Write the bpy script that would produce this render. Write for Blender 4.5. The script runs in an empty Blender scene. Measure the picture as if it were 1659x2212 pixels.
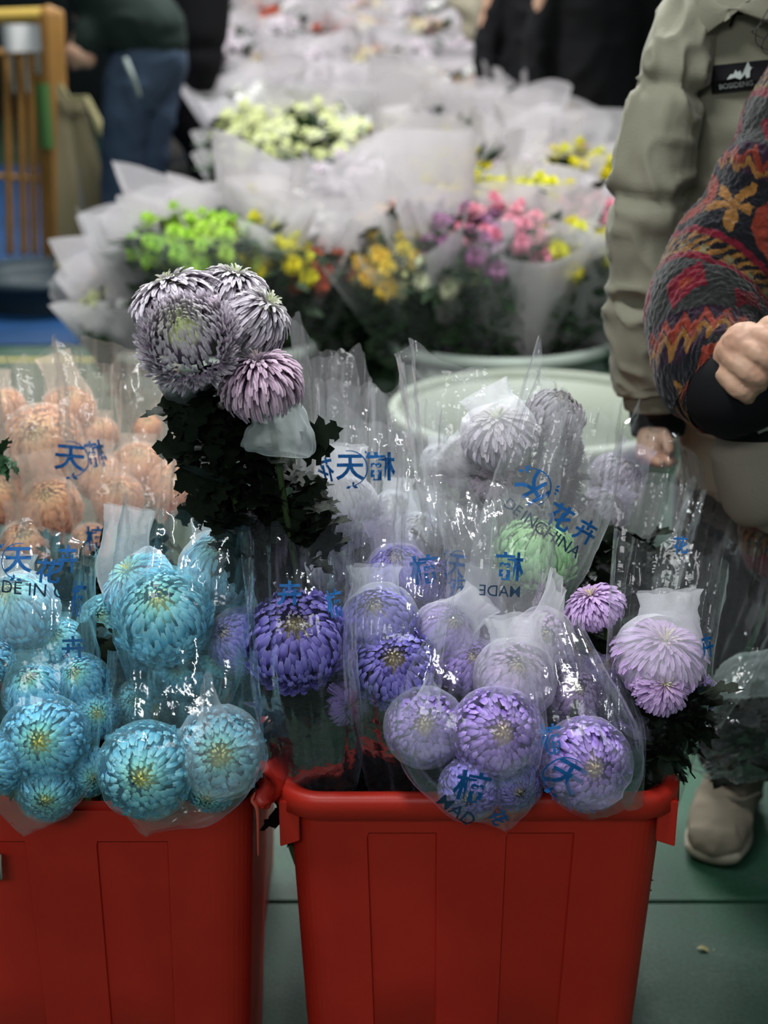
import bpy, bmesh, math, random
import numpy as np
from mathutils import Vector, Matrix, noise
from mathutils.bvhtree import BVHTree
R = math.radians
PI = math.pi
sc = bpy.context.scene
C = sc.collection
rnd = random.Random(7)
rs = np.random.RandomState(5)

# ---------------------------------------------------------------- camera, world, lights, exposure
FPX, CX, CY, CH, TH = 3072.0, 829.5, 1106.0, 1.33, R(20)
cam = bpy.data.cameras.new('camera'); camo = bpy.data.objects.new('camera', cam); C.objects.link(camo)
camo.location = (0, 0, CH); camo.rotation_euler = (R(90) - TH, 0, 0)
cam.sensor_fit = 'VERTICAL'; cam.sensor_height = 36; cam.lens = 36 * FPX / 2212.0
cam.dof.use_dof = True; cam.dof.focus_distance = 1.52; cam.dof.aperture_fstop = 3.9
cam.clip_start = .05
sc.camera = camo
FW = Vector((0, math.cos(TH), -math.sin(TH))); UP = Vector((0, math.sin(TH), math.cos(TH))); RT = Vector((1, 0, 0))
w = bpy.data.worlds.new('world'); sc.world = w; w.use_nodes = True
w.node_tree.nodes['Background'].inputs[0].default_value = (.72, .86, .90, 1)
w.node_tree.nodes['Background'].inputs[1].default_value = .24
def area(name, loc, tgt, sx, sy, e, col=(.97, .99, 1)):
    l = bpy.data.lights.new(name, 'AREA'); l.shape = 'RECTANGLE'; l.size = sx; l.size_y = sy; l.energy = e; l.color = col
    o = bpy.data.objects.new(name, l); C.objects.link(o); o.location = loc
    o.rotation_euler = (Vector(tgt) - Vector(loc)).to_track_quat('-Z', 'Y').to_euler(); return o
area('hall_and_fill_light', (.62, 3.2, 3.3), (.2, 1.7, 0), 1.6, .25, 118)
area('hall_and_fill_light', (-.75, 1.1, 3.2), (-.1, 1.5, .4), 1.4, .2, 60)
area('hall_and_fill_light', (-.2, 6.5, 3.6), (0, 6.0, 0), 2.6, .4, 200)
area('hall_and_fill_light', (-.5, 11.0, 3.8), (0, 10.5, 0), 3.5, .5, 230)
area('hall_and_fill_light', (-.6, -1.4, 2.5), (0, 1.4, .5), 1.2, .5, 23)  # added fill lamp on the camera side, brightens the bin fronts
sc.view_settings.view_transform = 'Standard'; sc.view_settings.look = 'None'
sc.view_settings.gamma = 1; sc.view_settings.use_curve_mapping = False
sc.view_settings.exposure = 0.14
cy = sc.cycles
cy.max_bounces = 5; cy.diffuse_bounces = 2; cy.glossy_bounces = 2; cy.transmission_bounces = 2
cy.use_adaptive_sampling = True; cy.adaptive_threshold = .05; cy.adaptive_min_samples = 12
cy.transparent_max_bounces = 22; cy.caustics_reflective = False; cy.caustics_refractive = False
cy.sample_clamp_indirect = 3; cy.use_denoising = True

# ---------------------------------------------------------------- helpers
def P(px, py, Y):
    xd, yd = (px - CX) / FPX, (py - CY) / FPX
    t = Y / (math.cos(TH) - yd * math.sin(TH))
    return Vector((xd * t, Y, CH + t * (-math.sin(TH) - yd * math.cos(TH))))
def mpp(p): return (Vector(p) - Vector((0, 0, CH))).dot(FW) / FPX     # metres per photograph pixel at a point
def scr(sx, sy, c): return (RT * sx + UP * sy - FW * c).normalized()

def hsh(n):
    n = np.sin(n) * 43758.5453
    return n - np.floor(n)
def vn(p):
    p = np.asarray(p, float); i = np.floor(p); f = p - i; f = f * f * (3 - 2 * f)
    def h(dx, dy, dz): return hsh((i[:, 0] + dx) * 12.9898 + (i[:, 1] + dy) * 78.233 + (i[:, 2] + dz) * 37.719)
    x, y, z = f[:, 0], f[:, 1], f[:, 2]
    a = h(0, 0, 0) * (1 - x) + h(1, 0, 0) * x; b = h(0, 1, 0) * (1 - x) + h(1, 1, 0) * x
    c = h(0, 0, 1) * (1 - x) + h(1, 0, 1) * x; d = h(0, 1, 1) * (1 - x) + h(1, 1, 1) * x
    return ((a * (1 - y) + b * y) * (1 - z) + (c * (1 - y) + d * y) * z) * 2 - 1
def fbm(p, o=3):
    s = 0; a = 1.
    for k in range(o): s = s + a * vn(np.asarray(p) * 2 ** k + 17.3 * k); a *= .5
    return s

def mesh(name, V, F, col=None, uv=None, smooth=True):
    m = bpy.data.meshes.new(name)
    F = list(F) if not isinstance(F, np.ndarray) else F
    m.from_pydata([tuple(v) for v in np.asarray(V, float).tolist()], [], [tuple(f) for f in (F.tolist() if isinstance(F, np.ndarray) else F)])
    if smooth: m.polygons.foreach_set('use_smooth', [True] * len(m.polygons))
    if col is not None:
        a = m.color_attributes.new('Col', 'FLOAT_COLOR', 'POINT')
        c = np.ones((len(m.vertices), 4), np.float32); c[:, :3] = col; a.data.foreach_set('color', c.ravel())
    if uv is not None:
        u = m.uv_layers.new(name='UVMap'); li = np.zeros(len(m.loops), np.int32); m.loops.foreach_get('vertex_index', li)
        u.data.foreach_set('uv', np.asarray(uv, np.float32)[li].ravel())
    return m
def link(name, me, mat, parent=None, loc=None, kind=None, label=None):
    o = bpy.data.objects.new(name, me); C.objects.link(o)
    if mat is not None and me is not None and not me.materials: me.materials.append(mat)
    if parent: o.parent = parent
    if loc is not None: o.location = loc
    if kind: o['kind'] = kind
    if label: o['label'] = label
    return o
def tag(o, label, cat, group=None, kind=None):
    o['label'] = label; o['category'] = cat
    if group: o['group'] = group
    if kind: o['kind'] = kind
    return o
def thing(name, label, cat, loc=(0, 0, 0), group=None):
    o = bpy.data.objects.new(name, None); C.objects.link(o); o.location = loc; o.empty_display_size = .02
    return tag(o, label, cat, group)
def wobj(name, V, F, mat, parent=None, col=None, uv=None, smooth=True, kind=None, label=None):
    """vertices in world space; made local to the parent (parents carry location only)"""
    V = np.asarray(V, float)
    if parent is not None: V = V - np.array(parent.location)
    return link(name, mesh(name, V, F, col, uv, smooth), mat, parent, None, kind, label)
def join(parts):
    Vs, Fs, n = [], [], 0
    for V, F in parts:
        V = np.asarray(V, float); Vs.append(V); Fs += [tuple(i + n for i in f) for f in (F.tolist() if isinstance(F, np.ndarray) else F)]; n += len(V)
    return np.vstack(Vs), Fs
def grid(nu, nv, closed=False):
    """faces for nu rows x nv columns of vertices"""
    F = []
    for i in range(nu - 1):
        for j in range(nv if closed else nv - 1):
            k = (j + 1) % nv
            F.append((i * nv + j, i * nv + k, (i + 1) * nv + k, (i + 1) * nv + j))
    return F
def cr(pts, n):
    """Catmull-Rom resample of an array of control rows (any width)"""
    p = np.asarray(pts, float); p = np.vstack([2 * p[0] - p[1], p, 2 * p[-1] - p[-2]]); out = []
    m = len(p) - 3
    for k in range(n):
        s = k / (n - 1) * m; i = min(int(s), m - 1); t = s - i
        a, b, c, d = p[i], p[i + 1], p[i + 2], p[i + 3]
        out.append(.5 * ((2 * b) + (-a + c) * t + (2 * a - 5 * b + 4 * c - d) * t * t + (-a + 3 * b - 3 * c + d) * t ** 3))
    return np.array(out)
def loft(rows, n=24, nc=24, cap=0, ref=(0, 1, 0), disp=None, raw=False):
    """rows: (x,y,z,a,b); a = half width across, b = half depth along ref"""
    q = cr(rows, n); c = q[:, :3]; a = np.maximum(q[:, 3], 1e-4); b = np.maximum(q[:, 4], 1e-4)
    T = np.gradient(c, axis=0); T /= np.linalg.norm(T, axis=1)[:, None] + 1e-9
    rf = np.array(ref, float); B = rf - (T @ rf)[:, None] * T; B /= np.linalg.norm(B, axis=1)[:, None] + 1e-9
    A = np.cross(T, B)
    if cap:
        k = 4; e0, e1 = [], []
        for s in range(k, 0, -1):
            g = s / k; e0.append((c[0] - T[0] * b[0] * g * .98, A[0], B[0], a[0] * math.sqrt(max(1 - g * g, .0004)), b[0] * math.sqrt(max(1 - g * g, .0004))))
        for s in range(1, k + 1):
            g = s / k; e1.append((c[-1] + T[-1] * b[-1] * g * .98, A[-1], B[-1], a[-1] * math.sqrt(max(1 - g * g, .0004)), b[-1] * math.sqrt(max(1 - g * g, .0004))))
        rr = e0 + [(c[i], A[i], B[i], a[i], b[i]) for i in range(n)] + e1
        c = np.array([r[0] for r in rr]); A = np.array([r[1] for r in rr]); B = np.array([r[2] for r in rr])
        a = np.array([r[3] for r in rr]); b = np.array([r[4] for r in rr]); n = len(rr)
    th = np.linspace(0, 2 * PI, nc, endpoint=False)
    ct, st = np.cos(th), np.sin(th)
    u = np.linspace(0, 1, n)
    U, THG = np.meshgrid(u, th, indexing='ij')
    d = np.zeros((n, nc)) if disp is None else disp(U, THG)
    V = c[:, None, :] + A[:, None, :] * ((a[:, None] + d) * ct)[:, :, None] + B[:, None, :] * ((b[:, None] + d) * st)[:, :, None]
    V = V.reshape(-1, 3)
    F = grid(n, nc, True)
    if cap: F += [tuple(reversed(range(nc))), tuple(range((n - 1) * nc, n * nc))]
    if raw: return V, F, U.ravel(), THG.ravel()
    return V, F
def capsule(pts, rads, n=12, nc=12):
    rows = [tuple(p) + ((r if not isinstance(r, tuple) else r[0]), (r if not isinstance(r, tuple) else r[1])) for p, r in zip(pts, rads)]
    T = Vector(pts[-1]) - Vector(pts[0]); ref = (0, 1, 0) if abs(T.normalized().y) < .8 else (0, 0, 1)
    return loft(rows, n, nc, cap=1, ref=ref)
def fuse(parts, voxel=.008, smooth=4):
    V, F = join(parts)
    me = mesh('tmp', V, F); o = bpy.data.objects.new('tmp', me); C.objects.link(o)
    m = o.modifiers.new('r', 'REMESH'); m.mode = 'VOXEL'; m.voxel_size = voxel
    s = o.modifiers.new('s', 'SMOOTH'); s.iterations = smooth; s.factor = .6
    dg = bpy.context.evaluated_depsgraph_get(); ev = o.evaluated_get(dg); em = ev.to_mesh()
    V = np.zeros(len(em.vertices) * 3); em.vertices.foreach_get('co', V); V = V.reshape(-1, 3)
    N = np.zeros(len(em.vertices) * 3); em.vertices.foreach_get('normal', N); N = N.reshape(-1, 3)
    F = [tuple(p.vertices) for p in em.polygons]
    ev.to_mesh_clear(); bpy.data.objects.remove(o); bpy.data.meshes.remove(me)
    return V, F, N
def box(x0, x1, y0, y1, z0, z1):
    V = [(x, y, z) for z in (z0, z1) for y in (y0, y1) for x in (x0, x1)]
    return np.array(V), [(0, 2, 3, 1), (4, 5, 7, 6), (0, 1, 5, 4), (2, 6, 7, 3), (0, 4, 6, 2), (1, 3, 7, 5)]
def bevbox(x0, x1, y0, y1, z0, z1, r):
    V, F = box(x0, x1, y0, y1, z0, z1)
    bm = bmesh.new(); vs = [bm.verts.new(v) for v in V]
    for f in F: bm.faces.new([vs[i] for i in f])
    bmesh.ops.bevel(bm, geom=bm.edges[:], offset=r, segments=2, affect='EDGES')
    bm.verts.index_update(); V = np.array([v.co[:] for v in bm.verts]); F = [tuple(v.index for v in f.verts) for f in bm.faces]; bm.free()
    return V, F

# ---------------------------------------------------------------- materials
def mat(name, col=(.5, .5, .5), rough=.6, spec=.5, bump=None, vary=None, vcol=False, sheen=0, sss=0, tint=None):
    m = bpy.data.materials.new(name); m.use_nodes = True; nt = m.node_tree; b = nt.nodes['Principled BSDF']
    b.inputs['Roughness'].default_value = rough; b.inputs['Specular IOR Level'].default_value = spec
    b.inputs['Base Color'].default_value = (*col, 1)
    if sheen: b.inputs['Sheen Weight'].default_value = sheen
    if sss: b.inputs['Subsurface Weight'].default_value = sss; b.inputs['Subsurface Radius'].default_value = (.01, .004, .002)
    src = None
    if vcol:
        a = nt.nodes.new('ShaderNodeVertexColor'); a.layer_name = 'Col'; src = a.outputs[0]
    tc = nt.nodes.new('ShaderNodeTexCoord')
    if vary:
        sc_, amt, c2 = vary
        n = nt.nodes.new('ShaderNodeTexNoise'); n.inputs['Scale'].default_value = sc_; n.inputs['Detail'].default_value = 5
        nt.links.new(tc.outputs['Object'], n.inputs['Vector'])
        rp = nt.nodes.new('ShaderNodeMapRange'); rp.inputs[1].default_value = .38; rp.inputs[2].default_value = .68; rp.inputs[4].default_value = amt
        nt.links.new(n.outputs[0], rp.inputs[0])
        mx = nt.nodes.new('ShaderNodeMix'); mx.data_type = 'RGBA'; mx.inputs[6].default_value = (*col, 1); mx.inputs[7].default_value = (*c2, 1)
        if src: nt.links.new(src, mx.inputs[6])
        nt.links.new(rp.outputs[0], mx.inputs[0]); src = mx.outputs[2]
    if src: nt.links.new(src, b.inputs['Base Color'])
    if bump:
        sc_, st = bump
        n = nt.nodes.new('ShaderNodeTexNoise'); n.inputs['Scale'].default_value = sc_; n.inputs['Detail'].default_value = 4
        nt.links.new(tc.outputs['Object'], n.inputs['Vector'])
        bp = nt.nodes.new('ShaderNodeBump'); bp.inputs['Strength'].default_value = st; bp.inputs['Distance'].default_value = .003
        nt.links.new(n.outputs[0], bp.inputs['Height']); nt.links.new(bp.outputs[0], b.inputs['Normal'])
    return m
def film_mat(name, tint=(.93, .95, .97), haze=.016, edge=.30, gloss=.10, crinkle=1.0, tr=(.98, .99, .99)):
    m = bpy.data.materials.new(name); m.use_nodes = True; nt = m.node_tree; nt.nodes.clear(); N = nt.nodes.new; L = nt.links.new
    out = N('ShaderNodeOutputMaterial'); tp = N('ShaderNodeBsdfTransparent'); tp.inputs[0].default_value = (*tr, 1)
    df = N('ShaderNodeBsdfDiffuse'); df.inputs[0].default_value = (*tint, 1)
    tl = N('ShaderNodeBsdfTranslucent'); tl.inputs[0].default_value = (*tint, 1)
    dt = N('ShaderNodeMixShader'); dt.inputs[0].default_value = .45; L(df.outputs[0], dt.inputs[1]); L(tl.outputs[0], dt.inputs[2])
    lw = N('ShaderNodeLayerWeight'); lw.inputs[0].default_value = .35
    pw = N('ShaderNodeMath'); pw.operation = 'POWER'; L(lw.outputs['Facing'], pw.inputs[0]); pw.inputs[1].default_value = 2.5
    tc = N('ShaderNodeTexCoord'); mp = N('ShaderNodeMapping'); L(tc.outputs['UV'], mp.inputs[0]); mp.inputs['Scale'].default_value = (15, 1.6, 1)
    no = N('ShaderNodeTexNoise'); no.inputs['Scale'].default_value = 1.6; no.inputs['Detail'].default_value = 3; L(mp.outputs[0], no.inputs[0])
    cm = N('ShaderNodeMapRange'); cm.inputs[1].default_value = .56; cm.inputs[2].default_value = .80; cm.inputs[4].default_value = .22; L(no.outputs[0], cm.inputs[0])
    m1 = N('ShaderNodeMath'); m1.operation = 'MULTIPLY_ADD'; L(pw.outputs[0], m1.inputs[0]); m1.inputs[1].default_value = edge; m1.inputs[2].default_value = haze
    a1 = N('ShaderNodeMath'); a1.operation = 'ADD'; a1.use_clamp = True; L(m1.outputs[0], a1.inputs[0]); L(cm.outputs[0], a1.inputs[1])
    x1 = N('ShaderNodeMixShader'); L(a1.outputs[0], x1.inputs[0]); L(tp.outputs[0], x1.inputs[1]); L(dt.outputs[0], x1.inputs[2])
    vo = N('ShaderNodeTexVoronoi'); vo.feature = 'DISTANCE_TO_EDGE'; vo.inputs['Scale'].default_value = 28; L(tc.outputs['Object'], vo.inputs['Vector'])
    n2 = N('ShaderNodeTexNoise'); n2.inputs['Scale'].default_value = 40; n2.inputs['Detail'].default_value = 3; L(tc.outputs['Object'], n2.inputs[0])
    ad = N('ShaderNodeMath'); L(vo.outputs[0], ad.inputs[0]); L(n2.outputs[0], ad.inputs[1])
    bp = N('ShaderNodeBump'); bp.inputs['Strength'].default_value = .5 * crinkle; bp.inputs['Distance'].default_value = .004; L(ad.outputs[0], bp.inputs['Height'])
    gl = N('ShaderNodeBsdfGlossy'); gl.inputs['Roughness'].default_value = .07; gl.inputs[0].default_value = (1, 1, 1, 1); L(bp.outputs[0], gl.inputs['Normal'])
    fr = N('ShaderNodeFresnel'); fr.inputs[0].default_value = 1.45
    fm = N('ShaderNodeMath'); fm.operation = 'MULTIPLY_ADD'; L(fr.outputs[0], fm.inputs[0]); fm.inputs[1].default_value = .22; fm.inputs[2].default_value = gloss * .12; fm.use_clamp = True
    x2 = N('ShaderNodeMixShader'); L(fm.outputs[0], x2.inputs[0]); L(x1.outputs[0], x2.inputs[1]); L(gl.outputs[0], x2.inputs[2])
    L(x2.outputs[0], out.inputs[0]); return m
def net_mat(name, tint, cover=.45, cell=1.0):
    m = bpy.data.materials.new(name); m.use_nodes = True; nt = m.node_tree; nt.nodes.clear(); N = nt.nodes.new; L = nt.links.new
    out = N('ShaderNodeOutputMaterial'); tp = N('ShaderNodeBsdfTransparent')
    df = N('ShaderNodeBsdfDiffuse'); df.inputs[0].default_value = (*tint, 1)
    tl = N('ShaderNodeBsdfTranslucent'); tl.inputs[0].default_value = (*tint, 1)
    dt = N('ShaderNodeMixShader'); dt.inputs[0].default_value = .45; L(df.outputs[0], dt.inputs[1]); L(tl.outputs[0], dt.inputs[2])
    tc = N('ShaderNodeTexCoord'); hs = []
    for ax, scl in (('X', 400 * cell), ('Y', 260 * cell)):
        wv = N('ShaderNodeTexWave'); wv.bands_direction = ax; wv.inputs['Scale'].default_value = scl; wv.inputs['Distortion'].default_value = .6
        wv.inputs['Detail'].default_value = 1; L(tc.outputs['UV'], wv.inputs[0]); hs.append(wv)
    mxm = N('ShaderNodeMath'); mxm.operation = 'MAXIMUM'; L(hs[0].outputs[1], mxm.inputs[0]); L(hs[1].outputs[1], mxm.inputs[1])
    mr = N('ShaderNodeMapRange'); mr.inputs[1].default_value = .45; mr.inputs[2].default_value = 1; mr.inputs[3].default_value = cover * .55; mr.inputs[4].default_value = min(cover * 1.5, .95); L(mxm.outputs[0], mr.inputs[0])
    lw = N('ShaderNodeLayerWeight'); lw.inputs[0].default_value = .4
    pw = N('ShaderNodeMath'); pw.operation = 'POWER'; L(lw.outputs['Facing'], pw.inputs[0]); pw.inputs[1].default_value = 3
    a1 = N('ShaderNodeMath'); a1.operation = 'MULTIPLY_ADD'; a1.use_clamp = True; L(pw.outputs[0], a1.inputs[0]); a1.inputs[1].default_value = .22; L(mr.outputs[0], a1.inputs[2])
    x1 = N('ShaderNodeMixShader'); L(a1.outputs[0], x1.inputs[0]); L(tp.outputs[0], x1.inputs[1]); L(dt.outputs[0], x1.inputs[2])
    L(x1.outputs[0], out.inputs[0]); return m

def petal_mat():
    m = bpy.data.materials.new('petal'); m.use_nodes = True; nt = m.node_tree; N = nt.nodes.new; L = nt.links.new
    b = nt.nodes['Principled BSDF']; a = N('ShaderNodeVertexColor'); a.layer_name = 'Col'
    L(a.outputs[0], b.inputs['Base Color']); b.inputs['Roughness'].default_value = .7; b.inputs['Specular IOR Level'].default_value = .15
    tl = N('ShaderNodeBsdfTranslucent'); L(a.outputs[0], tl.inputs[0])
    mx = N('ShaderNodeMixShader'); mx.inputs[0].default_value = .22; L(b.outputs[0], mx.inputs[1]); L(tl.outputs[0], mx.inputs[2])
    L(mx.outputs[0], nt.nodes['Material Output'].inputs[0]); return m
M_petal = petal_mat()
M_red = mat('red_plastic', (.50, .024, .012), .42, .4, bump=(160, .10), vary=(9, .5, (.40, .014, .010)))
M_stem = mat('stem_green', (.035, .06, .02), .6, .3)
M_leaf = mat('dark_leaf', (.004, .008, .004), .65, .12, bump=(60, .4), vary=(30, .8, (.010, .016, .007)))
M_leaf2 = mat('green_leaf', (.02, .07, .025), .6, .3)
M_film = film_mat('clear_film')
M_filmc = film_mat('cyan_bloomlight_film', (.36, .84, .99), .022, .28)  # clear film; light from the cyan blooms is painted into its haze colour
M_filmp = film_mat('lilac_bloomlight_film', (.74, .72, .99), .011, .28)  # clear film with violet bloom light put into the haze colour
M_filmm = film_mat('milky_film', (.95, .93, .96), .085, .34)
M_filmo = film_mat('peach_bloomlight_film', (.97, .80, .70), .075, .34)  # haze colour holds the glow of peach blooms through clear film
M_net = net_mat('white_net', (.92, .92, .95), .36)
M_netc = net_mat('cyan_net', (.45, .88, .98), .13)
M_netp = net_mat('lilac_net', (.80, .74, .98), .13)
M_neto = net_mat('peach_net', (.97, .78, .66), .20)
M_netw = net_mat('thin_white_net', (.90, .93, .97), .22)
M_netd = net_mat('dark_net', (.30, .31, .32), .5)
M_ink = mat('blue_ink', (.010, .10, .30), .6, .2)
M_ink2 = mat('dark_ink', (.02, .05, .09), .6, .2)
M_skin = mat('skin', (.43, .27, .18), .55, .35, sss=.15, bump=(90, .15), vary=(20, .5, (.50, .24, .17)))
M_hair = mat('black_hair', (.006, .005, .005), .5, .4)

# ---------------------------------------------------------------- floor and far setting
def slabs():
    fl = link('floor', mesh('floor', [(-7, -3, -.02), (7, -3, -.02), (7, 18, -.02), (-7, 18, -.02)], [(0, 1, 2, 3)], smooth=False), mat('joint_dark', (.008, .02, .014), .9), None, None, 'structure')
    m = bpy.data.materials.new('green_floor_paint'); m.use_nodes = True; nt = m.node_tree; N = nt.nodes.new; L = nt.links.new
    b = nt.nodes['Principled BSDF']; b.inputs['Roughness'].default_value = .62
    g = N('ShaderNodeNewGeometry')
    n1 = N('ShaderNodeTexNoise'); n1.inputs['Scale'].default_value = 3.2; n1.inputs['Detail'].default_value = 8; n1.inputs['Roughness'].default_value = .7; L(g.outputs['Position'], n1.inputs[0])
    n2 = N('ShaderNodeTexNoise'); n2.inputs['Scale'].default_value = 160; n2.inputs['Detail'].default_value = 3; L(g.outputs['Position'], n2.inputs[0])
    r = N('ShaderNodeValToRGB'); e = r.color_ramp.elements
    e[0].position = .36; e[0].color = (.006, .075, .030, 1); e[1].position = .66; e[1].color = (.065, .115, .085, 1)
    e2 = e.new(.5); e2.color = (.014, .065, .036, 1)
    L(n1.outputs[0], r.inputs[0])
    mx = N('ShaderNodeMix'); mx.data_type = 'RGBA'; mx.blend_type = 'MULTIPLY'; mx.inputs[0].default_value = .55
    L(r.outputs[0], mx.inputs[6]); r2 = N('ShaderNodeValToRGB'); r2.color_ramp.elements[0].position = .35; r2.color_ramp.elements[0].color = (.35, .35, .35, 1); r2.color_ramp.elements[1].position = .65
    L(n2.outputs[0], r2.inputs[0]); L(r2.outputs[0], mx.inputs[7]); L(mx.outputs[2], b.inputs['Base Color'])
    bp = N('ShaderNodeBump'); bp.inputs['Strength'].default_value = .3; bp.inputs['Distance'].default_value = .002; L(n2.outputs[0], bp.inputs['Height']); L(bp.outputs[0], b.inputs['Normal'])
    s = 1.17; V, F = bevbox(.003, s - .003, .003, s - .003, -.02, 0, .002); me = mesh('floor_slab', V, F, smooth=False); me.materials.append(m)
    y0 = P(1500, 1948, 1.8); j = CH / math.tan(R(20) + math.atan((1948 - 1106) / FPX))
    for i in range(-6, 6):
        for k in range(-3, 13):
            link('floor_slab', me, None, fl, (i * s + .25, j + k * s, 0))
slabs()
wb = wobj('wall_back', *box(-7, 7, 17, 17.2, 0, 4.5), mat('back_wall', (.06, .075, .085), .8), kind='structure')
wl = wobj('wall_left', *box(-7.2, -7, -3, 17.2, 0, 4.5), mat('side_wall', (.10, .12, .12), .8), kind='structure')
wr = wobj('wall_right', *box(7, 7.2, -3, 17.2, 0, 4.5), mat('side_wall_right', (.02, .03, .026), .8), kind='structure')
# blue tarpaulin over the floor
def tarp():
    n = 40; xs = np.linspace(-3.6, .35, n); ys = np.linspace(5.6, 12, n); X, Y = np.meshgrid(xs, ys, indexing='ij')
    pp = np.stack([X.ravel() * 1.5, Y.ravel() * 1.5, 0 * X.ravel()], 1)
    Z = .006 + .004 * fbm(pp)
    V = np.stack([X.ravel(), Y.ravel(), Z], 1)
    o = wobj('tarpaulin', V, grid(n, n), mat('blue_tarp', (.006, .050, .15), .6, .3, vary=(2, .7, (.010, .035, .09))))
    tag(o, 'blue ground sheet spread over the floor behind the standing grey mums', 'ground sheet')
    o = wobj('tape_line', *box(-3.5, -.55, 5.35, 5.40, 0, .002), mat('yellow_tape', (.35, .30, .05), .6))
    tag(o, 'faded yellow floor tape line in front of the blue ground sheet', 'tape')
tarp()

# ---------------------------------------------------------------- red bins
def rrect(hw, hd, r, n=10, extra=()):
    """rounded rectangle perimeter (closed) with extra x samples on the front side"""
    pts = []
    for cx_, cy_, a0 in ((hw - r, -hd + r, -90), (hw - r, hd - r, 0), (-hw + r, hd - r, 90), (-hw + r, -hd + r, 180)):
        for k in range(n + 1):
            a = R(a0 + 90 * k / n); pts.append((cx_ + r * math.cos(a), cy_ + r * math.sin(a)))
    xs = sorted(set([x for x in extra if abs(x) < hw - r]))
    pts += [(x, -hd) for x in xs]
    return np.array(pts)
def bin_(label, cx, yf, W, D, H, rimfull=True, panels=()):
    t = thing('flower_bin', label, 'bin', (cx, yf + D / 2, 0))
    hw, hd, r = W / 2, D / 2, .050
    rim = .014
    ex = []
    for (a, b) in panels:
        for e_ in (a, b): ex += [e_ - .0025, e_, e_ + .0025]
    ex += list(np.linspace(-hw, hw, 26))
    def per(z, inset=0, panel=True):
        tp = .045 * (H - z) + inset
        p = rrect(hw, hd, r, 10, ex).copy()
        s = np.array([(hw - rim - tp) / hw, (hd - rim - tp) / hd]); q = p * s
        if panel:
            for k, (x, y) in enumerate(p):
                if y < -hd + 1e-4:
                    for (a, b) in panels:
                        if a - 1e-4 <= x <= b + 1e-4 and z < H - .052: q[k, 1] += .006
                elif y > -hd + r and abs(x) > hw - 1e-4:
                    pass
        return np.column_stack([q, np.full(len(q), z)])
    zs = [0, .004] + list(np.linspace(.03, H - .058, 14)) + [H - .0515, H - .0505, H - .048, H - .03, H - .012]
    rows = [per(z) for z in zs]; nc = len(rows[0])
    V = np.vstack(rows); F = grid(len(zs), nc, True)
    b = len(V); V = np.vstack([V, [[0, 0, .002]]]); F += [((j + 1) % nc, j, b) for j in range(nc)]
    link('bin_wall', mesh('bin_wall', V, F, smooth=False), M_red, t)
    # inner liner wall
    rows = [per(z, .004, False) for z in (H - .002, H * .5, .01)]; V = np.vstack(rows); F = grid(3, nc, True)
    b = len(V); V = np.vstack([V, [[0, 0, .01]]]); F += [(2 * nc + j, 2 * nc + (j + 1) % nc, b) for j in range(nc)]
    link('inner_wall', mesh('inner_wall', V, F), M_red, t)
    # rolled rim
    prof = [(-.014, -.006), (-.012, .0), (-.006, .003), (.001, .002), (.005, -.001), (.0065, -.005), (.0075, -.024), (.005, -.025), (.003, -.008), (-.004, -.004)]
    p = rrect(hw, hd, r + .006, 10, ex); c0 = p / np.array([hw, hd])
    nrm = []
    for x, y in p:
        dx = 0 if abs(x) < hw - r else (abs(x) - (hw - r)) * np.sign(x); dy = 0 if abs(y) < hd - r else (abs(y) - (hd - r)) * np.sign(y)
        v = np.array([dx, dy]); v = v / (np.linalg.norm(v) + 1e-9); nrm.append(v)
    nrm = np.array(nrm)
    rows = [np.column_stack([p - nrm * .006 + nrm * q[0], np.full(len(p), H + q[1])]) for q in prof]
    V = np.vstack(rows); n = len(prof); F = grid(n, len(p), True)
    F += [tuple(((n - 1) * len(p) + j, (n - 1) * len(p) + (j + 1) % len(p), (j + 1) % len(p), j)) for j in range(len(p))]
    if not rimfull:                                                     # the front lip is broken off, a torn curl stays at the corner
        ok = lambda f: all(not (V[i][1] < -hd + .045 and V[i][0] < hw - .001) for i in f)
        F = [f for f in F if ok(f)]
        F2 = []
    link('rim', mesh('rim', V, F), M_red, t)
    for s in (-1, 1):                                                   # skirt of the carrying handle at each end
        if not rimfull and s == 1: continue
        parts = []
        x = s * (hw - .007)
        V1, F1 = bevbox(min(x, x - s * .004), max(x, x - s * .004), -hd + .020, hd - .020, H - .068, H - .012, .001)
        parts.append((V1, F1))
        xx = [x, x - s * .022]
        V2, F2 = bevbox(min(xx), max(xx), -hd + .016, -hd + .020, H - .070, H - .012, .001)
        V2[:, 2] += np.where(V2[:, 2] < H - .05, (np.abs(V2[:, 0] - x) / .022) * .008, 0)
        parts.append((V2, F2)); V3 = V2.copy(); V3[:, 1] = -V3[:, 1]; parts.append((V3, [tuple(reversed(f)) for f in F2]))
        V, F = join(parts); link('handle', mesh('handle', V, F, smooth=False), M_red, t)
    return t, hw, hd
YB, HB = 1.345, .50
pL, pR = P(592, 1712, YB + .04), P(1470, 1712, YB + .04)
WB = pR.x - pL.x; cxb = (pL.x + pR.x) / 2
HB = P(1030, 1728, YB).z
def bx(px): return P(px, 1800, YB + .02).x - cxb
binR, hwB, hdB = bin_('red plastic bin under the violet and lilac mums, with an unbroken rim', cxb, YB, WB, .36, HB, True, [(bx(778), bx(932)), (bx(1102), bx(1252))])
cxl = P(592, 1712, YB + .02).x - WB / 2 - .010
def bxl(px): return P(px, 1790, YB).x - cxl
binL, _, _ = bin_('red plastic bin under the cyan mums, with a torn rim corner', cxl, YB - .02, WB, .36, HB + .002, False, [(bxl(-112), bxl(42)), (bxl(216), bxl(376))])
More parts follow.
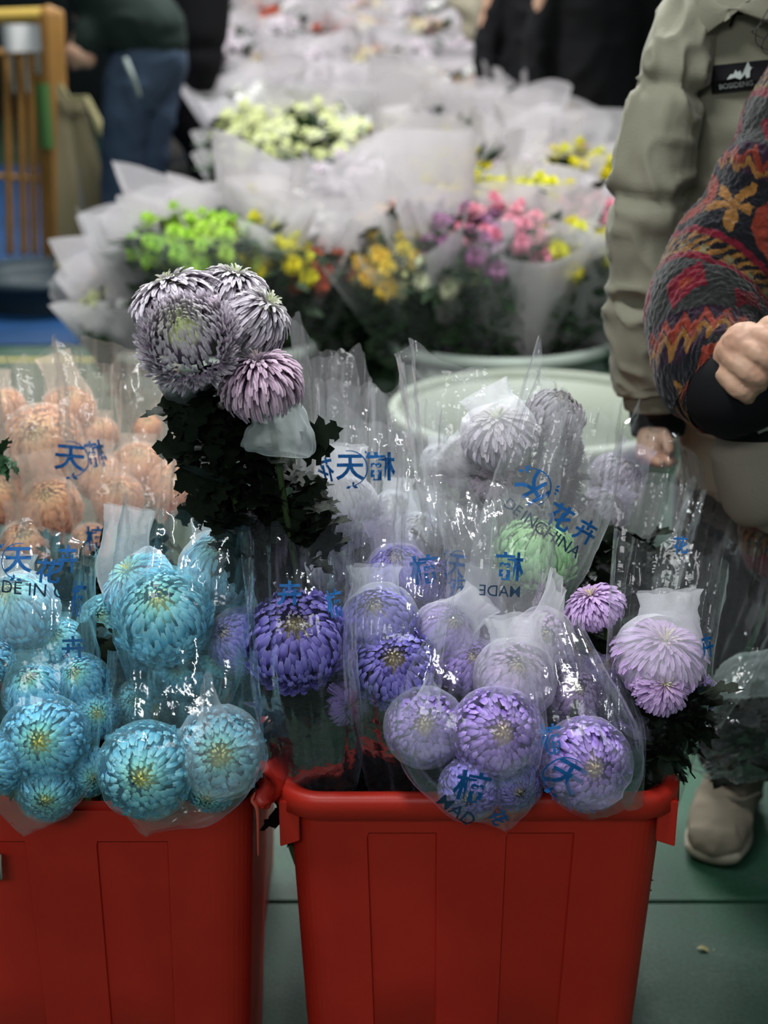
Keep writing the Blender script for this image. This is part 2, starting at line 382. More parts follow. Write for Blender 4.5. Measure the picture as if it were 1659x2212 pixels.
for cx_, lb in ((cxb - .0, 'red plastic bin hidden behind the right front bin, holding grey mums'), (cxl - .02, 'red plastic bin hidden behind the left front bin, holding peach mums')):
    bin_(lb, cx_, YB + .37, WB, .34, HB - .16, True, [])
def torn():
    t = binL; L0 = Vector(t.location)
    c = P(580, 1735, YB - .005)
    rows = []
    for px, py, Y, a, b in ((598, 1590, YB + .12, .013, .007), (590, 1650, YB + .06, .016, .008), (580, 1700, YB + .02, .018, .009), (566, 1730, YB - .008, .012, .008), (566, 1742, YB - .012, .003, .003)):
        rows.append(tuple(P(px, py, Y)) + (a, b))
    V, F = loft(rows, 20, 14, cap=1)
    wobj('torn_rim_curl', V, F, M_red, t)
    rows = [tuple(P(548, 1718, YB - .012)) + (.0015, .004), tuple(P(545, 1728, YB - .014)) + (.002, .005), tuple(P(556, 1752, YB - .016)) + (.002, .005), tuple(P(558, 1842, YB - .014)) + (.0012, .004)]
    V, F = loft(rows, 16, 8, cap=1); wobj('torn_rim_edge', V, F, mat('pale_broken_plastic', (.62, .10, .06), .6), t)
    V, F = bevbox(*(P(0, 1880, YB - .02).x - .02, P(6, 1880, YB - .02).x, YB - .026, YB - .018, P(0, 1895, YB - .02).z, P(0, 1843, YB - .02).z), .001)
    wobj('sticker', V, F, mat('sticker_grey', (.35, .36, .30), .5), t)
torn()

# ---------------------------------------------------------------- chrysanthemums
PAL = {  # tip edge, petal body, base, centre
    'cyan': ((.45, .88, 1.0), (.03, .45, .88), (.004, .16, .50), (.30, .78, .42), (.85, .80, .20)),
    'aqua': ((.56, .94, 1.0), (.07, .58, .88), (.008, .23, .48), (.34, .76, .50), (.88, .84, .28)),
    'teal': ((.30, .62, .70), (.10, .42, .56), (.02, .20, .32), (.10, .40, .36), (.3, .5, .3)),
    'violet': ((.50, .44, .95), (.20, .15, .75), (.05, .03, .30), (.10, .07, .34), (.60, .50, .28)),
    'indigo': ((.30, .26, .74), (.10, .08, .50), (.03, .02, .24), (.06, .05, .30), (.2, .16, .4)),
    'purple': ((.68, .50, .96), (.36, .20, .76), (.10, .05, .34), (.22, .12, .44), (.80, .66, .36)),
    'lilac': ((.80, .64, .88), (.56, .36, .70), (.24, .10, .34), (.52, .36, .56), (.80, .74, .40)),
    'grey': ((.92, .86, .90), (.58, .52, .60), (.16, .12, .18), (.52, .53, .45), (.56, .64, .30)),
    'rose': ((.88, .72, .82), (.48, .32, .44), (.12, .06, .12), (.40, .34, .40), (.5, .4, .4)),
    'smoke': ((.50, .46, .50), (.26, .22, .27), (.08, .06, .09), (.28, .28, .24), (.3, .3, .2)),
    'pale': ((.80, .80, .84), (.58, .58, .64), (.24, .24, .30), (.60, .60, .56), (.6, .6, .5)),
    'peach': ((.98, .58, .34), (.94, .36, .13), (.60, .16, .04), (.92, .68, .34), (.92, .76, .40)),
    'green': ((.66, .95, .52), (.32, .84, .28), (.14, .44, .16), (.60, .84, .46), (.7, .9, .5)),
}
BC = {}
def bloom_mesh(style, colr, var):
    k = (style, colr, var)
    if k in BC: return BC[k]
    g = np.random.RandomState(var * 31 + len(style)); tip, body, base, cen, cc = [np.array(c) for c in PAL[colr]]
    n, rows, wd, hook = {'incurve': (470, 5, .128, .30), 'spider': (760, 5, .080, .34), 'reflex': (380, 6, .115, -.10)}[style]
    thmax = R({'incurve': 128, 'spider': 122, 'reflex': 118}[style])
    i = np.arange(n); f = (i + .5) / n
    th = np.arccos(1 - f ** 1.18 * (1 - math.cos(thmax))) + g.uniform(-.05, .05, n); ph = i * 2.39996 + g.uniform(-.12, .12, n); lf = np.clip(th / .75, .22, 1)
    V = np.zeros((n, rows, 3, 3)); Cc = np.zeros((n, rows, 3, 3))
    def dr(t): return np.stack([np.sin(t) * np.cos(ph), np.sin(t) * np.sin(ph), np.cos(t)], 1)
    ln = g.uniform(.90, 1.08, n); out = np.clip((th - 1.0) / 1.1, 0, 1)
    if style == 'reflex':                                               # petals fall from the crown down the sides
        c0 = dr(np.maximum(th - .42 * lf, 0)) * .70; c1 = dr(th - .05 * lf) * (.98 * ln)[:, None]; c2 = dr(th + .30 * lf + .15 * out) * (1.02 * ln + .06 * out)[:, None]
    elif style == 'spider':                                             # tips stand off and hook towards the eye
        c0 = dr(th + .24 * lf) * .76; c1 = dr(th + .12 * lf) * (1.0 * ln)[:, None]; c2 = dr(th - .07 * lf + .1 * out) * (1.04 * ln)[:, None]
    else:                                                               # broad petals closing over each other like scales
        c0 = dr(th + .50 * lf) * .72; c1 = dr(th + .20 * lf) * (1.0 * ln)[:, None]; c2 = dr(th - .20 * lf + .16 * out) * (.985 * ln)[:, None]
    ts = np.linspace(0, 1, rows); S = np.stack([-np.sin(ph), np.cos(ph), 0 * ph], 1) + g.normal(0, .24, (n, 3)); S /= np.linalg.norm(S, axis=1)[:, None]
    inner = np.clip(th / .45, .35, 1)
    for r_, t in enumerate(ts):
        p = c0 * (1 - t) ** 2 + c1 * 2 * t * (1 - t) + c2 * t * t
        tg = 2 * (1 - t) * (c1 - c0) + 2 * t * (c2 - c1); tg /= np.linalg.norm(tg, axis=1)[:, None] + 1e-9
        nn = np.cross(S, tg)
        w_ = wd * inner * (.55 + .7 * t) * (1 if t < .8 else (.9 if t < .95 else .40)); w_ = w_ * g.uniform(.85, 1.15, n)
        cup = .5
        if style == 'spider' and t > .9: p = p + dr(th - 1.0) * (.05 * ln)[:, None]
        for c_, s in enumerate((-1, 0, 1)):
            V[:, r_, c_] = p + S * (s * w_)[:, None] * .5 + nn * ((cup * w_ * .5) * (abs(s)))[:, None] * (-1)
            e = abs(s)
            bb = base * (1 - t) + body * t if t < .6 else body
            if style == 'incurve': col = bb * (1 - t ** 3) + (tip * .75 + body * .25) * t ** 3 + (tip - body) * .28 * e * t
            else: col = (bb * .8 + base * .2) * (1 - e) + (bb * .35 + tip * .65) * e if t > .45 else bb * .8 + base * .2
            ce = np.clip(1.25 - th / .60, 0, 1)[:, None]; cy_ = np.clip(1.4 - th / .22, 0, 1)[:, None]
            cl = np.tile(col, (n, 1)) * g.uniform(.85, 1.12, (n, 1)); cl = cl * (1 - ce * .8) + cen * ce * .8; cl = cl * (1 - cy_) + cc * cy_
            Cc[:, r_, c_] = cl
    V = V.reshape(-1, 3); V[:, 2] *= .84 if style != 'reflex' else .70
    F = []
    for a in range(n):
        b = a * rows * 3
        for r_ in range(rows - 1):
            for c_ in range(2): q = b + r_ * 3 + c_; F.append((q, q + 1, q + 4, q + 3))
    me = mesh('petals', V, F, np.clip(Cc.reshape(-1, 3), 0, 1)); me.materials.append(M_petal); BC[k] = me
    return me
CO = {}
def core_mesh(colr):
    if colr in CO: return CO[colr]
    V, F = [], []
    n, m = 10, 14
    for a in range(n):
        t = a / (n - 1) * R(150)
        for b in range(m): V.append((.5 * math.sin(t) * math.cos(b / m * 2 * PI), .5 * math.sin(t) * math.sin(b / m * 2 * PI), .42 * math.cos(t)))
    V = np.array(V) * (1 + .06 * fbm(np.array(V) * 14))[:, None]
    cols = np.tile(np.array(PAL[colr][2]), (len(V), 1)); cols[:m * 3] = PAL[colr][4]
    me = mesh('flower_center', V, grid(n, m, True), cols); me.materials.append(M_petal); CO[colr] = me
    return me
def orient(d, roll=0):
    d = Vector(d).normalized(); q = d.to_track_quat('Z', 'Y'); return q.to_matrix().to_4x4() @ Matrix.Rotation(roll, 4, 'Z')
def netcap(t, c, d, rad, m, tail=1.0, bend=(0, 0, 1), seed=0, cover=None, back=.55):
    """woven sock pulled over a bloom, its open end standing up as a loose tail"""
    c = Vector(c); d = Vector(d).normalized(); bd = Vector(bend)
    rows = []
    prof = [(-.95, .30), (-.72, .62), (-.35, .92), (0, 1.01), (.35, .97), (.66, .78)]
    for z, r_ in prof: rows.append(tuple(c + d * z * rad) + (r_ * rad, r_ * rad))
    if tail > 0:
        tips = c + d * .68 * rad
        for k, (s, a_, b_) in enumerate(((.35, .62, .40), (.7, .58, .20), (1.0, .66, .10))):
            q = tips + (d * .5 + bd * .9).normalized() * s * rad * tail + bd * (.10 * s * s * rad)
            rows.append(tuple(q) + (a_ * rad, b_ * rad))
    else:
        rows.append(tuple(c + d * .86 * rad) + (.45 * rad, .45 * rad)); rows.append(tuple(c + d * .90 * rad) + (.10 * rad, .10 * rad))
    g = seed * 7.7
    rf = (0, 1, 0) if abs(d.y) < .75 else (1, .1, .1)
    def dp(U, T):
        q = np.stack([np.cos(T).ravel() * 2 + g, np.sin(T).ravel() * 2, U.ravel() * 3 + g], 1)
        k = fbm(q * 1.3, 3).reshape(U.shape); rg = (1 - np.abs(k)) ** 4
        return rad * (.04 * k + .07 * rg * np.clip(U * 2 - .6, 0, 1) + .05 * np.clip(U * 3 - 2, 0, 1) * np.sin(T * 7 + g))
    V, F, U, T = loft(rows, 34, 40, ref=rf, disp=dp, raw=True)
    uv = np.stack([T / (2 * PI) * .35, U * .25], 1)
    wobj('net_cap', V, F, m, t, uv=uv)
LV = []
def leafmesh(seed):
    g = np.random.RandomState(seed); n = 17; V = []
    for k in range(n):
        t = k / (n - 1); w_ = .34 * math.sin(PI * min(t * .92 + .04, 1)) ** .8 * (1 + .42 * math.sin(t * 22 + seed)) * (1.15 - .4 * t) + .01
        if k == n - 1: w_ = .004
        zc = -.18 * t * t + .03 * math.sin(t * 9 + seed)
        fl = .16 * g.uniform(.2, 1)
        V += [(-w_, t - .07 * (k % 2), zc + w_ * fl + g.uniform(-.02, .02)), (0, t, zc - .01), (w_, t - .07 * (k % 2), zc + w_ * fl + g.uniform(-.02, .02))]
    return mesh('leaf', V, grid(n, 3))
for s in range(4): LV.append(leafmesh(s))
def leaf(parent, p, d, size, m=None, up=(0, 0, 1)):
    me = LV[rnd.randrange(4)]
    key = me.name + (m or M_leaf).name
    mm = bpy.data.meshes.get(key)
    if not mm: mm = me.copy(); mm.name = key; mm.materials.append(m or M_leaf)
    d = Vector(d).normalized(); x = d.cross(Vector(up)); x = x.normalized() if x.length > .1 else Vector((1, 0, 0)); z = x.cross(d)
    o = bpy.data.objects.new('leaf', mm); C.objects.link(o); o.parent = parent
    o.matrix_local = Matrix.Translation(Vector(p) - Vector(parent.location)) @ Matrix((x, d, z)).transposed().to_4x4() @ Matrix.Scale(size, 4)
    return o
def tube(pts, r0, r1, n=14, nc=8):
    k = len(pts) - 1
    return loft([tuple(p) + (r0 + (r1 - r0) * i / k, r0 + (r1 - r0) * i / k) for i, p in enumerate(pts)], n, nc, cap=1)
nb = [0]
def mum(px, py, r, Y, colr, face, label, style='incurve', net=None, tail=1.0, bend=(0, 0, 1), base=None, group=None, leaves=3, stretch=(1, 1, 1)):
    c = P(px, py, Y); rad = r * mpp(c); d = scr(*face); nb[0] += 1; k = nb[0]; rad *= 1.05 if py < 1200 else 1.10
    b = Vector(base) if base else Vector((c.x * .92, max(c.y, YB + .06) + .02, HB - .30))
    t = thing('chrysanthemum', label, 'flower', b, group)
    roll = rnd.uniform(0, 6.28)
    mt = Matrix.Translation(c - b) @ orient(d, roll) @ Matrix.Diagonal((rad * stretch[0], rad * stretch[1], rad * stretch[2], 1))
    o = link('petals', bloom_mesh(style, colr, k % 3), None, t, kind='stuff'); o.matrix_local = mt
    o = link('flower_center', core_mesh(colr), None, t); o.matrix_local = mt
    j = c - d * rad * .35
    if c.y < YB + .03 and py > 1560: mid = [j, j - d * rad * .9, c + Vector((0, .075, .035)) , Vector((b.x, YB + .09, HB - .06))]
    else: mid = [j, j - d * rad * 1.0, Vector(((c.x * .6 + b.x * .4), (c.y + b.y) / 2 + .01, (c.z + b.z) / 2))]
    V, F = tube(mid + [b], .0032, .0042); wobj('stem', V, F, M_stem, t)
    for q in range(leaves):
        s = .25 + .2 * q; p = mid[-1].lerp(b, s - .2) if q else mid[1]
        a = rnd.uniform(0, 6.28); leaf(t, p, (math.cos(a), math.sin(a) - .2, .3), rnd.uniform(.035, .055))
    if net is not None: netcap(t, c, d, rad, net, tail, bend, k)
    return t
U_ = (0, .35, .93)
B = []
NC, NP, NW, NO, NW2 = M_netc, M_netp, M_net, M_neto, M_netw
# the standing grey cluster -------------------------------------------------
gb = P(600, 1250, 1.47); gb.z = HB - .2; gb.x = cxb - .12
mum(408, 738, 103, 1.400, 'grey', (-.10, .42, .90), 'large grey-lilac chrysanthemum with a green eye, facing front in the standing cluster', 'spider', base=gb, leaves=0)
mum(382, 655, 96, 1.455, 'grey', (-.35, .93, .10), 'grey-lilac chrysanthemum with drooping outer petals, upper left of the standing cluster', 'reflex', base=gb, leaves=0, stretch=(1, 1, .95))
mum(500, 640, 76, 1.475, 'grey', (.20, .97, .22), 'grey-lilac chrysanthemum at the top of the standing cluster', 'reflex', base=gb, leaves=0, stretch=(1, 1, 1.2))
mum(548, 692, 74, 1.45, 'grey', (.62, .70, .30), 'grey-lilac chrysanthemum leaning right with a dark red spot, in the standing cluster', 'reflex', base=gb, leaves=0, stretch=(1, 1, 1.3))
h5 = mum(567, 832, 84, 1.410, 'rose', (-.18, .93, .35), 'pinkish grey chrysanthemum lowest in the standing cluster, above a slipped net', 'reflex', base=gb, leaves=0, stretch=(1, 1, 1.25))
bud = thing('flower_bud', 'small closed grey bud between the standing grey mums', 'bud', P(462, 652, 1.41))
V, F = capsule([P(455, 664, 1.412), P(463, 652, 1.408), P(468, 640, 1.412)], [.004, .0075, .002], 8, 10); 
o = wobj('bud_petals', V, F, mat('bud', (.36, .28, .34), .6, bump=(300, .6)), bud)
V, F = tube([P(455, 664, 1.412), P(470, 720, 1.45), P(500, 900, 1.46)], .0015, .002); wobj('stem', V, F, M_stem, bud)
# slipped net under the pink one
def slipped():
    rows = []
    for px, py, hw, dd in ((582, 872, 40, .014), (598, 905, 58, .026), (603, 940, 74, .034), (603, 968, 78, .026), (602, 980, 60, .008)):
        c = P(px, py, 1.405); rows.append(tuple(c) + (hw * mpp(c), dd))
    def dp(U, T): return .003 * fbm(np.stack([np.cos(T).ravel() * 4, np.sin(T).ravel() * 4, U.ravel() * 4], 1)).reshape(U.shape) + .003 * np.sin(T * 9) * (1 - U)
    V, F, U, T = loft(rows, 30, 48, disp=dp, raw=True)
    wobj('slipped_net', V, F, net_mat('slipped_net', (.66, .72, .71), .40), h5, uv=np.stack([T / 6.28 * .4, U * .2], 1))
    rows = []
    for px, py, hw, dd in ((560, 735, 20, .02), (548, 760, 46, .022), (515, 790, 38, .02), (505, 810, 14, .01)):
        c = P(px, py, 1.44); rows.append(tuple(c) + (hw * mpp(c), dd))
    V, F, U, T = loft(rows, 20, 32, disp=dp, raw=True)
    wobj('slipped_net', V, F, M_netd, h5, uv=np.stack([T / 6.28 * .4, U * .2], 1), label='dark crumpled net')
    rows = []
    for px, py, hw, dd in ((405, 822, 62, .024), (410, 840, 56, .024), (418, 858, 38, .018), (425, 868, 16, .01)):
        c = P(px, py, 1.445); rows.append(tuple(c) + (hw * mpp(c), dd))
    V, F, U, T = loft(rows, 20, 32, disp=dp, raw=True)
    wobj('slipped_net', V, F, M_netd, h5, uv=np.stack([T / 6.28 * .4, U * .2], 1), label='dark net under the round mum')
slipped()
def dark_foliage():
    t = thing('leafy_stems', 'dark leafy stems carrying the standing grey mums', 'stems', gb)
    for (x0, y0, x1, y1) in ((430, 850, 560, 1200), (500, 850, 590, 1200), (560, 890, 600, 1210), (470, 880, 530, 1180), (605, 980, 610, 1150), (520, 880, 640, 1190)):
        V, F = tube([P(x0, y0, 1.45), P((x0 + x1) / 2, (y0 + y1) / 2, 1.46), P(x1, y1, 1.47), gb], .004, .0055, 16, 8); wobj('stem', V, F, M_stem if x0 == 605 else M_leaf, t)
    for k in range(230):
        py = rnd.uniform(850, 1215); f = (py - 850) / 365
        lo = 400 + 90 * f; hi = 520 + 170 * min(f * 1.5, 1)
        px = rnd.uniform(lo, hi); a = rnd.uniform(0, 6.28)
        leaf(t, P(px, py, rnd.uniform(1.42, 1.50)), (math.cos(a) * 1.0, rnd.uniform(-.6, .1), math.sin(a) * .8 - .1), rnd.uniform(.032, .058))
    for (x, y, dx, dy, s) in ((440, 862, -1, -.1, .05), (420, 968, -1, .05, .045), (650, 945, 1, .25, .045), (640, 975, 1, .1, .04), (430, 880, -.8, -.6, .045), (640, 1080, .8, .6, .04), (455, 1020, -.9, -.4, .045), (470, 1090, -1, -.3, .05), (650, 1160, .9, -.1, .05), (420, 905, -.4, -1, .04), (455, 925, -1, .2, .03)):
        leaf(t, P(x, y, 1.43), (dx, -.1, dy), s, up=(0, -1, .3))
dark_foliage()
# [px, py, r, Y, colour, facing, net, tail, bend, style, label]
L_ = [
 (1078, 940, 78, 1.60, 'grey', (-.15, .85, .45), NW, .6, (-.6, .2, .8), 'reflex', 'grey chrysanthemum inside film, its side petals pressed straight, left of the dusky one'),
 (1196, 905, 68, 1.66, 'smoke', (.25, .8, .5), None, .0, U_, 'incurve', 'dusky grey-brown chrysanthemum highest at the right, leaning on the grey one'),
 (1205, 975, 56, 1.67, 'smoke', (.7, .1, .6), None, .0, U_, 'spider', 'dark drooping grey mum directly below the dusky one'),
 (1010, 1000, 58, 1.64, 'smoke', (-.7, .5, .5), NW, .4, (-.6, 0, .5), 'spider', 'blurred grey mum at the left of the two upright grey mums behind film'),
 (1060, 1030, 46, 1.62, 'rose', (.1, .2, 1), None, .0, U_, 'reflex', 'small dark plum mum below the pressed grey chrysanthemum'),
 (740, 1110, 80, 1.60, 'pale', (-.1, .75, .6), NW, 1.2, (.1, .1, 1), 'spider', 'whitish grey mum under a pointed net right of the leafy stems'),
 (950, 1000, 40, 1.74, 'pale', (0, .7, .7), NW, .8, U_, 'incurve', 'faint pale mum deep behind film left of the grey pair'),
 (850, 1110, 48, 1.68, 'pale', (.2, .7, .7), NW, 1.0, U_, 'incurve', 'pale mum veiled by film right of the pointed net'),
 (1330, 1040, 60, 1.78, 'smoke', (.5, .7, .4), NP, .8, (.3, .1, .8), 'incurve', 'dusky mum in lilac net at the far right edge behind the bin'),
 (1300, 1110, 55, 1.70, 'smoke', (.5, .6, .5), NP, .6, (.3, .1, .8), 'incurve', 'smoky mum below the dusky netted one at the far right'),
 (1155, 1202, 86, 1.545, 'green', (.1, .75, .6), None, .0, U_, 'incurve', 'pale green chrysanthemum, the only green bloom, under the printed film'),
 # peach
 (150, 888, 56, 2.02, 'peach', (.1, .8, .5), NO, 1.5, (-.5, .1, .9), 'incurve', 'deep peach mum with a torn pointed net, upper left'),
 (92, 962, 84, 1.92, 'peach', (-.05, .35, .9), NO, .0, U_, 'incurve', 'largest peach mum facing front near the left edge'),
 (320, 925, 30, 2.10, 'peach', (0, .7, .7), None, .0, U_, 'incurve', 'small peach bloom left of the standing grey mums'),
 (298, 1012, 56, 2.02, 'peach', (.1, .7, .7), NO, .7, U_, 'incurve', 'peach mum in net just left of the dark stems'),
 (10, 885, 46, 2.02, 'peach', (-.3, .7, .7), NO, 1.3, (.2, .1, 1), 'incurve', 'peach mum cut by the left edge of the view, higher one'),
 (110, 1100, 66, 1.84, 'peach', (0, .6, .8), NO, 1.4, (-.2, .1, 1), 'incurve', 'peach mum veiled by net below the largest peach one'),
 (10, 1080, 56, 1.88, 'peach', (-.2, .6, .8), NO, 1.2, U_, 'incurve', 'peach mum at the left edge above the cyan mums'),
 (195, 1175, 42, 1.80, 'peach', (0, .6, .8), NO, .5, U_, 'incurve', 'small peach bloom showing between two films beside blue print'),
 (255, 1080, 54, 1.88, 'peach', (.1, .6, .8), NO, .9, U_, 'incurve', 'peach mum behind the glinting crumpled film'),
 (375, 1055, 56, 1.92, 'peach', (.3, .6, .7), NO, .9, (.3, .1, .9), 'incurve', 'rightmost peach mum, against the dark stems'),
 (215, 940, 40, 2.12, 'peach', (.1, .8, .5), NO, .6, U_, 'incurve', 'hazy peach mum behind the deep peach one'),
 # cyan
 (355, 1335, 98, 1.42, 'aqua', (-.05, .55, .80), NC, .5, (.2, .1, 1), 'incurve', 'broad aqua mum with a green eye, upright in the left bin'),
 (300, 1262, 72, 1.47, 'aqua', (-.5, .75, .4), NW2, 1.6, (.45, .1, .8), 'reflex', 'pale aqua mum tipped left with a folded white net'),
 (478, 1235, 84, 1.50, 'aqua', (.1, .7, .6), NW2, .9, (-.2, .1, 1), 'incurve', 'pale aqua mum behind, right of the folded net'),
 (235, 1350, 60, 1.48, 'teal', (-.2, .4, .8), NC, .0, U_, 'incurve', 'dark teal mum shaded between film sleeves'),
 (40, 1325, 84, 1.44, 'aqua', (-.2, .7, .6), NW2, .9, (.2, .1, 1), 'incurve', 'aqua mum under a domed net at the left edge, upper'),
 (-18, 1425, 48, 1.38, 'cyan', (-.3, .4, .9), None, .0, U_, 'incurve', 'bright blue mum cut by the left edge'),
 (178, 1475, 56, 1.40, 'cyan', (-.2, .55, .8), NC, .3, U_, 'incurve', 'cyan mum half hidden right of the left edge net, below the 卉 print'),
 (205, 1545, 50, 1.38, 'cyan', (.3, .2, .9), NC, .0, U_, 'incurve', 'cyan mum in the gap between the two overhanging films'),
 (455, 1435, 58, 1.46, 'cyan', (.3, .3, .8), NC, .0, U_, 'incurve', 'cyan mum tucked below the violet mums at the bin corner'),
 (75, 1500, 62, 1.37, 'cyan', (-.1, .7, .6), NC, .9, (.1, .1, 1), 'incurve', 'cyan mum with gathered net above the yellow-eyed one'),
 (98, 1600, 88, 1.325, 'cyan', (.05, .15, 1), NC, .0, U_, 'incurve', 'round cyan mum with a small yellow eye facing front'),
 (-5, 1650, 62, 1.31, 'cyan', (-.3, .1, 1), NC, .0, U_, 'incurve', 'low cyan mum at the left edge over the rim'),
 (105, 1705, 62, 1.31, 'cyan', (.1, -.3, 1), NC, .0, U_, 'incurve', 'cyan mum hanging lowest over the left rim'),
 (190, 1665, 50, 1.335, 'cyan', (.5, -.2, .9), NC, .0, U_, 'incurve', 'pale cyan mum pressed against the film right of the lowest one'),
 (318, 1662, 96, 1.305, 'aqua', (.0, -.05, 1), NC, .0, U_, 'incurve', 'large round aqua mum under creased net hanging over the left bin front'),
 (475, 1625, 92, 1.335, 'aqua', (.1, .10, 1), NW2, 1.7, (-.12, .05, 1), 'incurve', 'tall aqua mum with a yellow eye and square white net collar'),
 (455, 1700, 52, 1.325, 'cyan', (-.1, -.4, .9), None, .0, U_, 'incurve', 'ragged cyan bloom end beneath the square net collar'),
 (300, 1520, 50, 1.42, 'teal', (0, .3, 1), NC, .0, U_, 'incurve', 'dim teal mum deep inside above the large round aqua one'),
 # violet
 (640, 1385, 108, 1.395, 'violet', (0, .50, .85), None, .0, U_, 'incurve', 'large violet mum with a pale eye and torn net, centre'),
 (525, 1385, 68, 1.43, 'violet', (-.6, .35, .6), NP, .0, U_, 'incurve', 'violet mum left of the large torn-net one, touching the aqua side'),
 (620, 1292, 44, 1.48, 'lilac', (0, .8, .5), NP, .3, U_, 'incurve', 'pale lilac dome behind the large violet mum'),
 (750, 1515, 46, 1.43, 'purple', (.5, -.1, .8), NP, .0, U_, 'reflex', 'violet mum drooping at the lower right of the large violet one'),
 (822, 1345, 76, 1.42, 'violet', (-.2, .6, .7), NW2, 1.1, (.1, .1, 1), 'incurve', 'violet mum with a pleated white net tip'),
 (850, 1440, 88, 1.39, 'violet', (.0, .35, .9), None, .0, U_, 'incurve', 'deep violet mum in front of the pleated net one'),
 (860, 1245, 66, 1.54, 'violet', (-.1, .7, .6), NP, 1.3, (-.3, .1, 1), 'incurve', 'violet mum wrapped in net behind, left half of a pair'),
 (925, 1262, 56, 1.53, 'indigo', (.3, .4, .8), None, .0, U_, 'incurve', 'bare indigo mum under blue print, right half of the rear pair'),
 (960, 1370, 66, 1.44, 'purple', (.3, .5, .7), NW, 1.2, (.7, .1, .5), 'incurve', 'purple mum buried under a broad white net fold'),
 (1010, 1440, 60, 1.42, 'purple', (.2, .5, .8), NP, .8, (.3, .1, .8), 'incurve', 'purple mum veiled behind the white net fold'),
 (918, 1572, 80, 1.345, 'purple', (-.05, .25, 1), NW2, 1.0, (.25, .1, 1), 'incurve', 'purple mum with a pale eye facing front, left of the front trio'),
 (1072, 1585, 92, 1.32, 'purple', (.1, .2, 1), NP, .9, (-.1, .1, 1), 'incurve', 'largest purple mum of the front trio, middle'),
 (1015, 1700, 62, 1.300, 'violet', (-.1, -.3, 1), NP, .0, U_, 'incurve', 'bluish violet mum hanging lowest under dark print'),
 (1110, 1690, 56, 1.315, 'violet', (.2, -.3, 1), NP, .0, U_, 'incurve', 'violet mum beside the lowest one over the right rim'),
 (1110, 1470, 82, 1.38, 'lilac', (.1, .6, .8), NW, 1.3, (-.2, .1, 1), 'incurve', 'lilac mum wholly hidden in a white net peak'),
 (1168, 1385, 66, 1.43, 'lilac', (.1, .3, .9), NW, 1.9, (.1, .1, 1), 'incurve', 'lilac mum under the sharpest white net peak'),
 (1262, 1650, 92, 1.32, 'purple', (.15, .05, 1), NP, 1.2, (-.25, .1, 1), 'incurve', 'purple mum with a yellow fleck at the right of the front trio'),
 (1285, 1312, 58, 1.45, 'lilac', (-.3, .75, .3), None, .0, U_, 'reflex', 'lilac-pink mum seen from the side between two film sleeves'),
 (1305, 1440, 54, 1.46, 'purple', (0, .2, .8), NP, .2, U_, 'incurve', 'shaded purple mum beneath the side-view lilac one'),
 (1425, 1422, 90, 1.40, 'lilac', (.15, .82, .50), NW, .9, (-.15, .1, 1), 'reflex', 'pink-lilac mum with loose hanging petals at the right'),
 (1428, 1482, 56, 1.365, 'lilac', (.1, .25, .95), None, .0, U_, 'reflex', 'loose tuft of pink-lilac petals below the right mum'),
 (1500, 1500, 46, 1.44, 'purple', (.6, .1, .8), NP, .0, U_, 'incurve', 'purple mum at the far right behind the film edge'),
 (1360, 1590, 48, 1.40, 'purple', (.3, .2, .9), NP, 1.0, U_, 'incurve', 'dull purple mum in a pointed net at the right rim'),
 (128, 1398, 56, 1.45, 'aqua', (-.1, .6, .8), NC, .8, U_, 'incurve', 'aqua mum behind the 卉 print near the left edge'),
 (392, 1448, 56, 1.45, 'cyan', (0, .2, .9), NC, .0, U_, 'incurve', 'cyan mum directly below the broad aqua one'),
 (545, 1290, 52, 1.54, 'aqua', (.2, .7, .6), NW2, 1.2, (.1, .1, 1), 'incurve', 'pale aqua mum with a peaked net, left of the lilac dome'),
 (700, 1235, 50, 1.58, 'pale', (0, .7, .6), NW2, 1.4, (-.2, .1, 1), 'incurve', 'greyish white mum with a tall net peak behind the tilted 楠 print'),
 (1030, 1330, 58, 1.50, 'purple', (0, .7, .6), NW, 1.2, (.3, .1, 1), 'incurve', 'purple mum under a white net peak below the mirrored print'),
 (1240, 1400, 48, 1.48, 'purple', (.1, .5, .8), NP, .8, U_, 'incurve', 'dim purple mum left below the side-view lilac one'),
 (1235, 1500, 60, 1.42, 'lilac', (.2, .4, .8), NP, 1.3, (.1, .1, 1), 'incurve', 'lilac mum in net behind the right purple mum'),
 (775, 1440, 50, 1.45, 'violet', (-.2, .3, .8), None, .0, U_, 'incurve', 'violet mum squeezed between the large violet and the deep violet ones'),
 (215, 1035, 50, 1.92, 'peach', (0, .6, .8), NO, 1.2, (.2, .1, 1), 'incurve', 'peach mum below the mirrored blue print on the left'),
 (60, 1180, 56, 1.80, 'peach', (0, .6, .8), NO, 1.3, (.1, .1, 1), 'incurve', 'lowest peach mum at the left, above the printed film tinted with cyan bloom light'),
 (905, 1160, 52, 1.64, 'pale', (.1, .7, .6), NW2, 1.3, (.1, .1, 1), 'incurve', 'pale mum with a net peak behind the bare indigo one'),
]
for (px, py, r, Y, colr, face, net, tl, bd, st, lb) in L_:
    left = px < 560
    bs = Vector((min(max(P(px, py, Y).x, (cxl - .15) if left else (cxb - .13)), (cxl + .14) if left else (cxb + .13)), (1.46 if Y < 1.5 else (1.62 if Y < 1.66 else 1.84)) + rnd.uniform(-.04, .04), HB - .30))
    mum(px, py, r, Y, colr, face, lb, st, net, tl, bd, bs)

